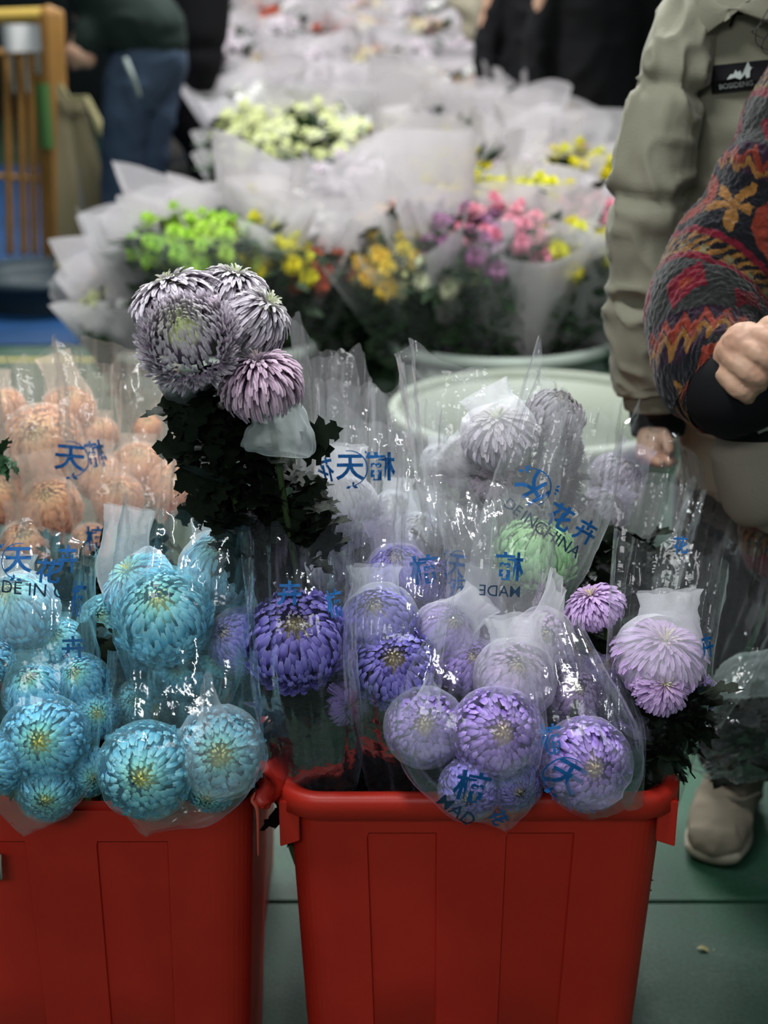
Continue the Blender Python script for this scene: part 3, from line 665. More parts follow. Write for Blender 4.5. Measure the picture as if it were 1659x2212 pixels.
# dark foliage masses standing in the bins
def mass(label, poly, Yr, n, base, m=None, size=(.04, .07)):
    n = int(n * 2.2) if n > 20 else n
    if n > 20: base.x = min(max(base.x, (cxl - .15) if base.x < cxl + .17 else (cxb - .13)), (cxl + .14) if base.x < cxl + .17 else (cxb + .13))
    t = thing('foliage_bunch', label, 'leaves', base)
    cx_ = sum(p[0] for p in poly) / len(poly)
    for k in range(6):
        x = rnd.uniform(poly[0][0], poly[0][1]) if False else rnd.uniform(min(p[0] for p in poly) + 15, max(p[1] for p in poly) - 15)
        V, F = tube([P(x, poly[0][2] + 30, sum(Yr) / 2), P((x + cx_) / 2, poly[-1][2], sum(Yr) / 2 + .02), Vector(base) + Vector(((k - 3) * .01, 0, 0))], .0035, .004, 8, 6); wobj('stem', V, F, M_stem, t)
    for k in range(n):
        f = rnd.random(); i = min(int(f * (len(poly) - 1)), len(poly) - 2); g = f * (len(poly) - 1) - i
        a, b = poly[i], poly[i + 1]; lo = a[0] * (1 - g) + b[0] * g; hi = a[1] * (1 - g) + b[1] * g; y = a[2] * (1 - g) + b[2] * g
        an = rnd.uniform(0, 6.28)
        leaf(t, P(rnd.uniform(lo, hi), y, rnd.uniform(*Yr)), (math.cos(an), rnd.uniform(-.5, .3), math.sin(an) - .3), rnd.uniform(*size), m)
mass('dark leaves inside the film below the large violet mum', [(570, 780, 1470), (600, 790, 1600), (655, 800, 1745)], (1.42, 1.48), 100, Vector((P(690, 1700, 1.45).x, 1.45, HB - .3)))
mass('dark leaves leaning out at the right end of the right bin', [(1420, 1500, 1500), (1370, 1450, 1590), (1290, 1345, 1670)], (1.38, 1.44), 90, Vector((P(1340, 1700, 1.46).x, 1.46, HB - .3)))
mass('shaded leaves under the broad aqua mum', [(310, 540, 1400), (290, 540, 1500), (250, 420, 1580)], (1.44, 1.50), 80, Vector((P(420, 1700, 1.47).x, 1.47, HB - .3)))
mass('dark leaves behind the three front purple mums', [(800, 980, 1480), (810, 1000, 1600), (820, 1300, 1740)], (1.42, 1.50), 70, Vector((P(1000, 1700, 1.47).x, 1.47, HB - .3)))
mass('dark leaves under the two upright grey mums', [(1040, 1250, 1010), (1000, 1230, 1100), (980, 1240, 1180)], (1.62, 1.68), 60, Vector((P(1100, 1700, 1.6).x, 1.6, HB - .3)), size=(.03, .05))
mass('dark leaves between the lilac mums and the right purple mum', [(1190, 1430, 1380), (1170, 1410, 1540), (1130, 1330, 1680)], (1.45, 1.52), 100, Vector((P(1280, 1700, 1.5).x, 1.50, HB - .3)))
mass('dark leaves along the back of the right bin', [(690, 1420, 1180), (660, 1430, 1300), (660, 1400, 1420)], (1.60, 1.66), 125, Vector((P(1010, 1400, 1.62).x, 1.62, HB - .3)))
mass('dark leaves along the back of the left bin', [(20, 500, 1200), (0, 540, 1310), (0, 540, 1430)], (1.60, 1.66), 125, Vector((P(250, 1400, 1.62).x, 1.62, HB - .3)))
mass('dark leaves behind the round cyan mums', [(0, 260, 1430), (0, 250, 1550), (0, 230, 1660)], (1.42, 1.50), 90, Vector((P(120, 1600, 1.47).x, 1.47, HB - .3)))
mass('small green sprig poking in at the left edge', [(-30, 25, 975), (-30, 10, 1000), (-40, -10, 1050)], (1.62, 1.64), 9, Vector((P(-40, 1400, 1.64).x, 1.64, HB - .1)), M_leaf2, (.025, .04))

# ---------------------------------------------------------------- film sleeves with print
def sleeve(label, pts, m, dep=.45, jag=.05, pleat=1., seed=0, name='film_sleeve', n=64, nc=96, tip=False, group=None):
    rows = []
    for px, py, Y, hw in pts:
        c = P(px, py, Y); h = hw * mpp(c); rows.append(tuple(c) + (h, h * dep))
    W_ = max(r[3] for r in rows); g = seed * 3.7 + 1
    def dp(U, T):
        q = np.stack([np.cos(T).ravel() * 1.7 + g, np.sin(T).ravel() * 1.7, U.ravel() * .9], 1)
        k = vn(q * 1.5); k2 = vn(q * 3.2 + 5); rg = (1 - np.abs(k)) ** 6; rg2 = (1 - np.abs(k2)) ** 7
        a = (.35 + .65 * U.ravel())
        WL = np.interp(U.ravel(), np.linspace(0, 1, len(rows)), [r[3] for r in rows]) * min(1, dep * 1.7)
        d = WL * pleat * (.12 * k + .20 * rg * a + .10 * rg2 * a - .12)
        q3 = np.stack([T.ravel() * 2 + g, U.ravel() * 9, 0 * U.ravel()], 1); c3 = vn(q3 * 1.5)
        d = d + WL * pleat * .035 * (1 - np.abs(c3)) ** 6
        return d.reshape(U.shape)
    V, F, U, T = loft(rows, n, nc, disp=dp, raw=True)
    top = Vector(rows[-1][:3]) - Vector(rows[-2][:3]); top.normalize()
    e = np.clip((U - .62) / .38, 0, 1) ** 2
    jg = (.9 * np.abs(np.cos(T)) ** 3 * np.sign(np.cos(T) + .2) * .6 + .5 * vn(np.stack([np.cos(T) * 2 + g, np.sin(T) * 2, 0 * T], 1)) + .12 * vn(np.stack([np.cos(T) * 5 + g, np.sin(T) * 5, 0 * T], 1)))
    V = V + np.array(top)[None, :] * (jg * e * jag)[:, None]
    t = thing(name, label, 'plastic sleeve', Vector(rows[0][:3]), group)
    uv = np.stack([T / (2 * PI) , U], 1)
    o = wobj('film', V, F, m, t, uv=uv)
    t['_'] = 0; del t['_']
    return t, BVHTree.FromPolygons([Vector(v) for v in V], F)
FONT = {}
def glyphs(body, bold=.022):
    if body in FONT: return FONT[body]
    c = bpy.data.curves.new('t', 'FONT'); c.body = body; c.offset = bold if ord(body[0]) > 255 else .004; c.align_x = 'CENTER'; c.align_y = 'CENTER'; c.resolution_u = 3
    o = bpy.data.objects.new('t', c); C.objects.link(o); me = o.to_mesh()
    bm = bmesh.new(); bm.from_mesh(me); bmesh.ops.triangulate(bm, faces=bm.faces[:])
    for _ in range(2):
        es = [e for e in bm.edges if e.calc_length() > .16]
        if es: bmesh.ops.subdivide_edges(bm, edges=es, cuts=1); bmesh.ops.triangulate(bm, faces=bm.faces[:])
    bm.verts.index_update(); V = np.array([v.co[:2] for v in bm.verts]); F = [tuple(v.index for v in f.verts) for f in bm.faces]
    bm.free(); o.to_mesh_clear(); bpy.data.objects.remove(o)
    if body == '天':                                                    # the sprig ring drawn round this character
        a = np.linspace(R(80), R(262), 30); ps = []
        for k, t in enumerate(a): w_ = .012 + .012 * math.sin(k / 29 * PI); ps += [(.62 * math.cos(t) * 1.0 + .04, .60 * math.sin(t)), ((.62 + w_ * 2) * math.cos(t) + .04, (.60 + w_ * 2) * math.sin(t))]
        b = len(V); V = np.vstack([V, ps]); F += [(b + 2 * k, b + 2 * k + 1, b + 2 * k + 3, b + 2 * k + 2) for k in range(29)]
        for (x, y, an, s) in ((-.60, .42, 120, .2), (-.66, .40, 170, .16), (-.56, .50, 80, .14), (-.08, -.60, 200, .22), (-.04, -.62, -20, .2), (-.1, -.6, 100, .16)):
            b = len(V); d = np.array([math.cos(R(an)), math.sin(R(an))]); q = np.array([-d[1], d[0]]); p = np.array([x, y])
            V = np.vstack([V, [p, p + d * s * .5 + q * s * .28, p + d * s, p + d * s * .5 - q * s * .28]]); F.append((b, b + 1, b + 2, b + 3))
    FONT[body] = (V, F); return FONT[body]
def stamp(slv, items, m=None):
    """print characters onto the film: (char, px, py, size_px, rotation_deg, mirrored, x-squeeze)"""
    t, bv = slv
    for (body, px, py, s, rot, mir, sq) in items:
        V, F = glyphs(body); a = R(rot)
        ref = P(px, py, 1.6); hit = bv.ray_cast(Vector((0, 0, CH)), (ref - Vector((0, 0, CH))).normalized())
        if hit[0] is None: print('stamp miss', body, px, py); continue
        c = hit[0]; mp_ = mpp(c); out = []
        nrm = hit[1]; nrm = nrm if nrm.dot(FW) < 0 else -nrm; last = 0
        for x, y in V:
            x = -x if mir else x; x *= sq; x, y = x * math.cos(a) - y * math.sin(a), x * math.sin(a) + y * math.cos(a)
            w0 = c + RT * (x * s * mp_) + UP * (y * s * mp_)
            h = bv.ray_cast(w0 - FW * .12, FW, .3)
            dd = (h[0] - c).dot(FW) if h[0] is not None else last
            if abs(dd - last) > .035: dd = last
            last = dd * .9 + last * .1
            out.append(w0 + FW * (dd - .0008) )
        wobj('printed_text', [v[:] for v in out], F, m or (M_ink if ord(body[0]) > 255 else M_ink2), t, smooth=False)
def word(chars, px, py, dx, dy, s, rot, mir=False, sq=1):
    return [(c, px + dx * i, py + dy * i, s, rot, mir, sq) for i, c in enumerate(chars)]
F_, FC, FP, FO = M_film, M_filmc, M_filmp, M_filmo
FM = M_filmm
S = sleeve
S('film sleeve with pleated mouth over peach mums at the left edge', [(60, 1300, 1.86, 70), (40, 1100, 1.86, 110), (10, 800, 1.90, 130)], FO, seed=1)
s = S('tall film sleeve round the largest peach mum, printed in blue', [(150, 1330, 1.82, 60), (140, 1100, 1.80, 110), (125, 960, 1.80, 130), (110, 775, 1.84, 140)], FO, seed=2)
stamp(s, [('天', 152, 992, 62, -5, True, 1), ('楠', 206, 985, 60, 8, True, .7)])
s = S('glinting film sleeve over the peach mums right of the large one', [(240, 1350, 1.78, 50), (250, 1150, 1.78, 100), (260, 1000, 1.80, 120), (250, 770, 1.88, 130)], FO, pleat=1.3, seed=3)
stamp(s, [('楠', 207, 1168, 56, 0, False, .8), ('花', 272, 1190, 52, -12, False, 1), ('卉', 338, 1168, 54, -12, False, 1)])
S('low film sleeve against the dark stems on the peach side', [(330, 1350, 1.75, 50), (350, 1150, 1.76, 90), (355, 880, 1.84, 100)], FO, seed=4)
S('thin film sleeve with standing folds right of the standing grey mums', [(710, 1420, 1.55, 50), (715, 1150, 1.66, 75), (715, 960, 1.70, 80), (715, 765, 1.74, 85)], FM, seed=5, jag=.07)
s = S('film sleeve with mirrored blue print above the whitish grey mum', [(770, 1420, 1.52, 60), (780, 1150, 1.56, 95), (785, 1000, 1.56, 105), (790, 865, 1.60, 110)], FM, seed=6, pleat=.7)
stamp(s, [('楠', 822, 1012, 64, 0, True, 1), ('天', 756, 1012, 62, 0, True, 1), ('花', 703, 1020, 56, 12, True, .7)])
S('film sleeve with ragged mouth between the print and the grey pair', [(880, 1420, 1.58, 50), (880, 1150, 1.62, 80), (880, 860, 1.70, 90)], FM, seed=7)
S('wide clear sleeve holding the two upright grey mums', [(1060, 1420, 1.58, 80), (1060, 1200, 1.60, 130), (1060, 1000, 1.60, 170), (1050, 800, 1.64, 190)], FM, seed=8, pleat=1.1)
s = S('slanting clear sleeve printed in blue over the green bloom', [(1090, 1420, 1.46, 80), (1130, 1250, 1.50, 120), (1190, 1080, 1.52, 135), (1250, 850, 1.56, 110)], FM, seed=9, pleat=.6)
stamp(s, [('天', 1150, 1052, 66, -150, False, 1), ('花', 1208, 1120, 58, -28, False, 1), ('卉', 1264, 1152, 54, -28, False, 1)] + [('DE', 1108, 1096, 33, -38, False, 1), ('IN', 1143, 1122, 36, -34, False, 1), ('CHINA', 1204, 1166, 38, -33, False, 1)])
s = S('film sleeve with mirrored print below the green bloom', [(1060, 1450, 1.42, 70), (1070, 1300, 1.44, 105), (1080, 1180, 1.46, 120), (1060, 1070, 1.50, 120)], FM, seed=10, pleat=.6)
stamp(s, [('楠', 1100, 1228, 64, -4, True, 1), ('MADE', 1080, 1278, 34, -3, True, 1)])
S('hazy film sleeve behind the right end of the bin', [(1290, 1450, 1.60, 60), (1330, 1250, 1.64, 110), (1370, 1020, 1.70, 130)], FM, seed=11, pleat=1.2)
s = S('upright film sleeve with cut mouth round the right pink-lilac mum', [(1400, 1740, 1.40, 70), (1420, 1560, 1.40, 105), (1430, 1400, 1.40, 118), (1455, 1180, 1.44, 125)], F_, seed=12, pleat=.7, jag=.03)
stamp(s, [('楠', 1488, 1440, 60, 5, False, .7), ('卉', 1528, 1400, 56, 10, False, .6), ('MADE', 1480, 1492, 34, 12, False, .9), ('花', 1470, 1180, 40, 0, False, .8)])
s = S('film sleeve tinted with cyan bloom light, printed in blue at the left edge', [(100, 1560, 1.38, 70), (80, 1400, 1.38, 125), (65, 1250, 1.39, 140), (60, 1150, 1.42, 150)], FC, seed=13, pleat=.6)
stamp(s, [('天', 38, 1212, 62, 0, False, 1), ('花', 104, 1238, 54, -6, False, 1), ('卉', 146, 1212, 62, 0, False, .7), ('MADE IN C', 40, 1272, 40, -6, False, 1), ('卉', 160, 1402, 52, 0, False, 1), ('楠', 168, 1300, 80, -8, False, .35)])
s = S('film sleeve round the broad aqua mum', [(380, 1600, 1.40, 80), (390, 1450, 1.38, 130), (390, 1300, 1.38, 150), (410, 1140, 1.44, 150)], FC, seed=14, pleat=.6)
S('narrow film sleeve with tall white folds behind the aqua mums', [(500, 1500, 1.47, 50), (500, 1300, 1.50, 75), (510, 1100, 1.54, 80)], FC, seed=15, jag=.06)
s = S('clear sleeve round the large violet mum and its dark leaves', [(690, 1745, 1.42, 75), (675, 1600, 1.37, 112), (655, 1400, 1.35, 118), (650, 1170, 1.42, 125)], FP, seed=16, pleat=.5)
stamp(s, [('卉', 625, 1285, 54, 0, False, 1), ('楠', 724, 1308, 62, 12, False, .6)])
s = S('film sleeve tinted with violet bloom light round the deep violet mum', [(860, 1745, 1.42, 55), (850, 1560, 1.37, 95), (850, 1400, 1.35, 110), (870, 1180, 1.42, 120)], FP, seed=17, pleat=.6)
s2 = S('film sleeve printed in blue before the bare indigo mum', [(960, 1500, 1.45, 60), (960, 1330, 1.47, 100), (965, 1180, 1.48, 115), (970, 1060, 1.52, 115)], FM, seed=18, pleat=.8)
stamp(s2, [('楠', 918, 1235, 66, 8, False, 1), ('天', 985, 1225, 58, -10, False, .7), ('卉', 990, 1270, 44, 0, False, .8)])
# overhanging film bags with pointed lower ends
s = S('film bag with pointed end hanging over the left rim at the left edge', [(52, 1806, 1.300, 3), (54, 1786, 1.299, 32), (60, 1752, 1.298, 74), (70, 1680, 1.300, 130), (80, 1560, 1.31, 140), (100, 1420, 1.34, 120), (110, 1300, 1.38, 90)], FC, seed=20, dep=.42, pleat=.35, name='film_bag', jag=.02)
s = S('film bag with pointed end hanging over the front of the left bin', [(316, 1808, 1.295, 3), (318, 1788, 1.293, 32), (332, 1752, 1.292, 88), (362, 1700, 1.295, 146), (395, 1620, 1.30, 172), (395, 1530, 1.33, 170), (395, 1410, 1.38, 165)], FC, seed=21, dep=.36, pleat=.35, name='film_bag', jag=.02)
stamp(s, [('天', 247, 1692, 56, 20, False, .6)])
s = S('film bag with pointed end hanging over the front of the right bin', [(1092, 1796, 1.285, 3), (1090, 1776, 1.283, 34), (1080, 1742, 1.282, 84), (1050, 1690, 1.285, 125), (1020, 1600, 1.285, 165), (1030, 1480, 1.32, 150), (1050, 1350, 1.38, 90)], FP, seed=22, dep=.36, pleat=.35, name='film_bag', jag=.02)
stamp(s, [('楠', 1018, 1705, 78, -12, False, 1), ('MAD', 985, 1752, 44, -38, False, 1), ('花', 1075, 1768, 40, -60, False, 1)])
s = S('film bag round the right purple mum, resting on the right bin rim', [(1310, 1745, 1.300, 60), (1290, 1690, 1.295, 105), (1265, 1600, 1.295, 115), (1230, 1480, 1.33, 90), (1200, 1350, 1.40, 60)], FP, seed=23, dep=.5, pleat=.4, name='film_bag', jag=.02)
stamp(s, [('天', 1222, 1680, 76, -28, False, 1), ('楠', 1192, 1598, 60, 10, False, .8)])
S('clear plastic scrap peak right of the right purple mum', [(1370, 1745, 1.34, 20), (1350, 1660, 1.33, 45), (1340, 1560, 1.36, 50), (1330, 1460, 1.40, 12)], FP, seed=24, dep=.4, pleat=.5, name='film_bag', jag=.01)

# ---------------------------------------------------------------- round tubs
def tub(label, c, r, h, m, rimw=.018, name='flower_tub', cat='tub', group=None):
    t = thing(name, label, cat, (c[0], c[1], 0), group); r0 = r * .78
    def rev(prof, nc=64):
        V = [(q[0] * math.cos(a), q[0] * math.sin(a), q[1]) for q in prof for a in np.linspace(0, 2 * PI, nc, endpoint=False)]
        return V, grid(len(prof), nc, True)
    V, F = rev([(.001, .004), (r0, .004), (r0 + .004, .01), (r * .93, h * .7), (r * .945, h * .72), (r * .985, h - .02), (r * .97, h - .02), (r * .92, h * .7), (r0 - .006, .02), (.001, .02)]); link('tub_wall', mesh('tub_wall', V, F), m, t)
    V, F = rev([(r - .004, h - .03), (r + rimw * .8, h - .028), (r + rimw, h - .02), (r + rimw, h - .004), (r + rimw * .6, h + .003), (r, h + .004), (r - .008, h), (r - .006, h - .03)]); link('tub_rim', mesh('tub_rim', V, F), m, t)
    return t
M_tub = mat('pale_tub', (.40, .46, .40), .5, .4, vary=(5, .6, (.33, .38, .34)))
M_tub2 = mat('cream_tub', (.34, .37, .30), .5, .4)
M_tubd = mat('dark_tub', (.03, .05, .06), .5, .4)
M_wrap = net_mat('frosted_wrap', (.68, .64, .66), .72, .3)
M_wrapc = film_mat('wrap_film', (.92, .95, .93), .025, .35, crinkle=.3)
M_fol = mat('bouquet_leaf', (.020, .045, .016), .6, .3)
HT = .45
cR = P(1070, 745, 3.86); tubR = tub('wide pale tub full of wrapped bouquets, behind the bins at the centre right', (cR.x + .01, 3.88), .315, HT, M_tub)
cL = P(465, 745, 3.86); tubL = tub('narrower pale tub full of wrapped bouquets, behind the standing grey mums', (cL.x, 3.84), .285, HT, M_tub)
cB = P(1165, 855, 3.2); tubB = tub('large cream tub standing just behind the right bin', (cB.x, 3.19), .335, .43, M_tub2)
o = wobj('water', [(cB.x + .30 * math.cos(a), 3.19 + .30 * math.sin(a), .25) for a in np.linspace(0, 2 * PI, 40, endpoint=False)], [tuple(range(40))], mat('tub_water', (.10, .15, .11), .08, .5), smooth=False)
tag(o, 'still water inside the large cream tub', 'water')
cD = P(60, 640, 5.6); tub('low dark basin at the left, on the blue ground sheet edge', (cD.x - .12, 6.4), .34, .16, M_tubd, name='basin', cat='basin')

# ---------------------------------------------------------------- wrapped bouquets
BQ = {}
BCOL = {'lime': ((.34, .62, .06), (.52, .74, .12)), 'yellow': ((.80, .68, .02), (.72, .74, .05)), 'cream': ((.80, .84, .42), (.88, .90, .62)), 'purple': ((.30, .08, .22), (.55, .32, .50)),
        'pink': ((.75, .22, .34), (.82, .40, .46)), 'rust': ((.42, .05, .02), (.55, .10, .03)), 'blush': ((.78, .66, .72), (.86, .80, .84)), 'mixed': ((.60, .30, .36), (.80, .74, .50)), 'white': ((.86, .86, .84), (.80, .78, .74)), 'gold': ((.82, .50, .05), (.75, .62, .08))}
def blossoms_mesh(colr, seed, small=False):
    k = ('b', colr, seed, small)
    if k in BQ: return BQ[k]
    g = np.random.RandomState(seed * 13 + 3); V, F, Cc = [], [], []
    nbl = 34 if not small else 16; Rr = .105
    c1, c2 = np.array(BCOL[colr][0]), np.array(BCOL[colr][1])
    for i in range(nbl):
        f = (i + .5) / nbl; th = math.acos(1 - f * .95); ph = i * 2.4
        c = np.array([Rr * math.sin(th) * math.cos(ph), Rr * math.sin(th) * math.sin(ph), .50 + .07 * math.cos(th)]) + g.uniform(-.012, .012, 3)
        n = Vector((math.sin(th) * math.cos(ph), math.sin(th) * math.sin(ph), math.cos(th) * .8 + .3)); M_ = np.array(orient(n).to_3x3()); sz = (.026 if not small else .038) * g.uniform(.8, 1.2)
        mixc = c1 + (c2 - c1) * g.rand()
        for ring, (pn, ro, tl, zz) in enumerate(((11, 1.0, .15, .0), (8, .68, .5, .25), (5, .34, .9, .4))):
            for p in range(pn):
                a = p / pn * 2 * PI + ring; ca, sa = math.cos(a), math.sin(a); w_ = .24
                pts = [(.1 * ca, .1 * sa, zz), (ro * .6 * ca - w_ * sa, ro * .6 * sa + w_ * ca, zz + tl * .3), (ro * ca, ro * sa, zz + tl * .6), (ro * .6 * ca + w_ * sa, ro * .6 * sa - w_ * ca, zz + tl * .3)]
                b = len(V)
                for q in pts: V.append(c + M_ @ (np.array(q) * sz)); Cc.append(mixc * g.uniform(.8, 1.15) * (.7 if ring == 0 else 1))
                F.append((b, b + 1, b + 2, b + 3))
    me = mesh('blossoms', V, F, np.clip(Cc, 0, 1)); me.materials.append(M_petal); BQ[k] = me; return me
def foliage_mesh(seed):
    k = ('f', seed)
    if k in BQ: return BQ[k]
    g = np.random.RandomState(seed + 50); V, F = [], []
    for i in range(430):
        z = g.uniform(.10, .55); r_ = (.03 + .14 * z) * math.sqrt(g.uniform(.2, 1)); a = g.uniform(0, 6.28); c = np.array([r_ * math.cos(a), r_ * math.sin(a), z])
        d = np.array([math.cos(a + g.uniform(-1, 1)), math.sin(a + g.uniform(-1, 1)), g.uniform(-.4, .9)]); d /= np.linalg.norm(d); s = np.cross(d, g.normal(size=3)); s /= np.linalg.norm(s); L = g.uniform(.04, .075)
        b = len(V); V += [c, c + d * L * .45 + s * L * .25, c + d * L, c + d * L * .45 - s * L * .25]; F.append((b, b + 1, b + 2, b + 3))
    for i in range(7):
        a = i / 7 * 6.28; Vt, Ft = tube([(.01 * math.cos(a), .01 * math.sin(a), 0), (.04 * math.cos(a), .04 * math.sin(a), .3), (.07 * math.cos(a), .07 * math.sin(a), .5)], .003, .003, 5, 5); b = len(V)
        V += list(Vt); F += [tuple(q + b for q in f) for f in Ft]
    me = mesh('foliage', V, F); me.materials.append(M_fol); BQ[k] = me; return me
def wrap_mesh(seed, part, tall=1.0):
    k = ('w', seed, part, tall)
    if k in BQ: return BQ[k]
    g = seed * 2.3; nu, nv = 22, 26
    a0, a1 = (R(-20), R(200)) if part == 'back' else (R(195), R(345))
    V, UV = [], []
    for i in range(nu):
        u = i / (nu - 1); H_ = .70 * tall if part == 'back' else .60 * tall
        for j in range(nv):
            a = a0 + (a1 - a0) * j / (nv - 1); z = u * (H_ + .022 * math.sin(a * 2.5 + g)); r_ = .028 + .150 * min(z / .60, 1.1) ** 1.35 + (.014 * math.cos(a * 4 + g) + .004 * math.sin(a * 11 + g * 2)) * u
            V.append((r_ * math.cos(a), r_ * math.sin(a) * .92, z)); UV.append((a / 6.28, u * .6))
    me = mesh('wrap', V, grid(nu, nv), uv=UV); me.materials.append(M_wrap if part == 'back' else M_wrapc); BQ[k] = me; return me
WW = {}
def frosted_front(seed):
    k = ('ff', seed)
    if k not in BQ: me = wrap_mesh(seed, 'front').copy(); me.materials.clear(); me.materials.append(M_wrap); BQ[k] = me
    return BQ[k]
def bouquet(base, tip, colr, label, seed=0, roll=0, group=None, tall=1.0, front='clear', scale=1.0, small=False):
    t = thing('wrapped_bouquet', label, 'bouquet', base, group)
    d = (Vector(tip) - Vector(base)).normalized()
    xa = Vector((1, 0, 0)); xa = (xa - d * xa.dot(d)).normalized(); ya = d.cross(xa)
    mt = (Matrix((xa, ya, d)).transposed().to_4x4() @ Matrix.Rotation(roll, 4, 'Z') @ Matrix.Scale(scale, 4))
    for nm, me, kd in (('blossoms', blossoms_mesh(colr, seed % 3, small), 'stuff'), ('foliage', foliage_mesh(seed % 3), 'stuff'), ('wrap_back', wrap_mesh(seed % 4, 'back', tall), None), ('wrap_front', wrap_mesh(seed % 4, 'front') if front == 'clear' else frosted_front(seed % 4), None)):
        if front == 'none' and nm == 'wrap_front': continue
        o = link(nm, me, None, t, kind=kd); o.matrix_local = mt
    return t
TL = {0: .92}
def intub(tc, ang, tilt, colr, label, seed=0, rr=.10, z0=.03, **k):
    tilt = tilt * .72; b = Vector((tc[0] + rr * math.cos(R(ang)), tc[1] + rr * math.sin(R(ang)), z0)); d = Vector((math.cos(R(ang)) * math.sin(R(tilt)), math.sin(R(ang)) * math.sin(R(tilt)), math.cos(R(tilt))))
    # keep the clear side towards the outside of the tub
    return bouquet(b, b + d, colr, label, seed, roll=k.pop('roll', 0), **k)
LT = (cL.x, 3.84); RTb = (cR.x + .01, 3.88)
for (tc, ang, tilt, colr, lb, kw) in (
    (LT, 250, 10, 'lime', 'lime green pompon bouquet, left of two at the front of the narrower tub', dict(scale=1.33, roll=-.15)),
    (LT, 285, 9, 'lime', 'lime green pompon bouquet, right of two at the front of the narrower tub', dict(scale=1.33)),
    (LT, 322, 15, 'yellow', 'bright yellow daisy bouquet in the narrower tub, right of the lime ones', dict(roll=.4, scale=1.29)),
    (LT, 350, 22, 'rust', 'rust red bouquet squeezed between the two tubs', dict(roll=.9, scale=1.25)),
    (LT, 205, 25, 'white', 'empty-looking frosted sleeve leaning far left over the tub rim', dict(front='frost', roll=-.8)),
    (LT, 185, 27, 'cream', 'pale yellow bouquet leaning left, lower of the two leaning left', dict(roll=-1.1, scale=1.25)),
    (LT, 160, 25, 'mixed', 'pinkish bouquet in white sleeve leaning left, upper one', dict(roll=-1.3, scale=1.33, front='frost')),
    (LT, 130, 14, 'blush', 'blush bouquet in white paper at the rear left of the narrower tub', dict(scale=1.37, front='frost', tall=1.08)),
    (LT, 95, 16, 'white', 'white sleeve with a pointed top at the rear of the narrower tub', dict(scale=1.37, front='frost', tall=1.1)),
    (LT, 60, 16, 'yellow', 'small yellow blooms high at the rear of the narrower tub', dict(scale=1.40, front='none')),
    (LT, 20, 20, 'white', 'broad white sleeve at the right rear of the narrower tub', dict(scale=1.40, front='frost', tall=1.12)),
    (RTb, 205, 26, 'gold', 'golden yellow bouquet leaning left in the wide tub', dict(roll=-.9, scale=1.29)),
    (RTb, 222, 20, 'cream', 'lemon and cream bouquet at the left front of the wide tub', dict(roll=-.5, scale=1.25)),
    (RTb, 245, 13, 'purple', 'dusty purple bouquet in clear film at the front of the wide tub', dict(roll=-.25, scale=1.33)),
    (RTb, 268, 8, 'pink', 'deep pink bouquet in the middle front of the wide tub', dict(scale=1.36)),
    (RTb, 290, 9, 'rust', 'dark rust blooms above a frosted sleeve in the wide tub', dict(roll=.2, scale=1.21, front='frost')),
    (RTb, 318, 14, 'yellow', 'yellow bouquet at the right front of the wide tub beside the coat', dict(roll=.5, scale=1.31)),
    (RTb, 345, 22, 'white', 'plain frosted sleeve at the right end of the wide tub', dict(roll=.9, scale=1.25, front='frost')),
    (RTb, 170, 22, 'mixed', 'mauve bouquet in white sleeve at the left of the wide tub', dict(roll=-1.2, scale=1.37)),
    (RTb, 135, 15, 'yellow', 'yellow bouquet in the second row of the wide tub, left one', dict(scale=1.45, front='none')),
    (RTb, 100, 10, 'yellow', 'greenish yellow bouquet in the second row of the wide tub, middle one', dict(scale=1.45, front='none')),
    (RTb, 60, 12, 'yellow', 'yellow bouquet in the second row of the wide tub, right one', dict(scale=1.48, front='none')),
    (RTb, 25, 20, 'pink', 'pink and orange bouquet at the right rear of the wide tub', dict(scale=1.43, front='none'))):
    kw.setdefault('scale', 1.22)
    if 120 < ang < 210 and tc is LT: kw['scale'] *= .84
    if ang > 200: kw.setdefault('tall', .84)
    elif ang < 150: kw['scale'] *= .97; kw['tall'] = kw.get('tall', 1) * .84
    intub(tc, ang, tilt, colr, lb, seed=rnd.randrange(12), rr=.085 if tc is RTb else .07, **kw)
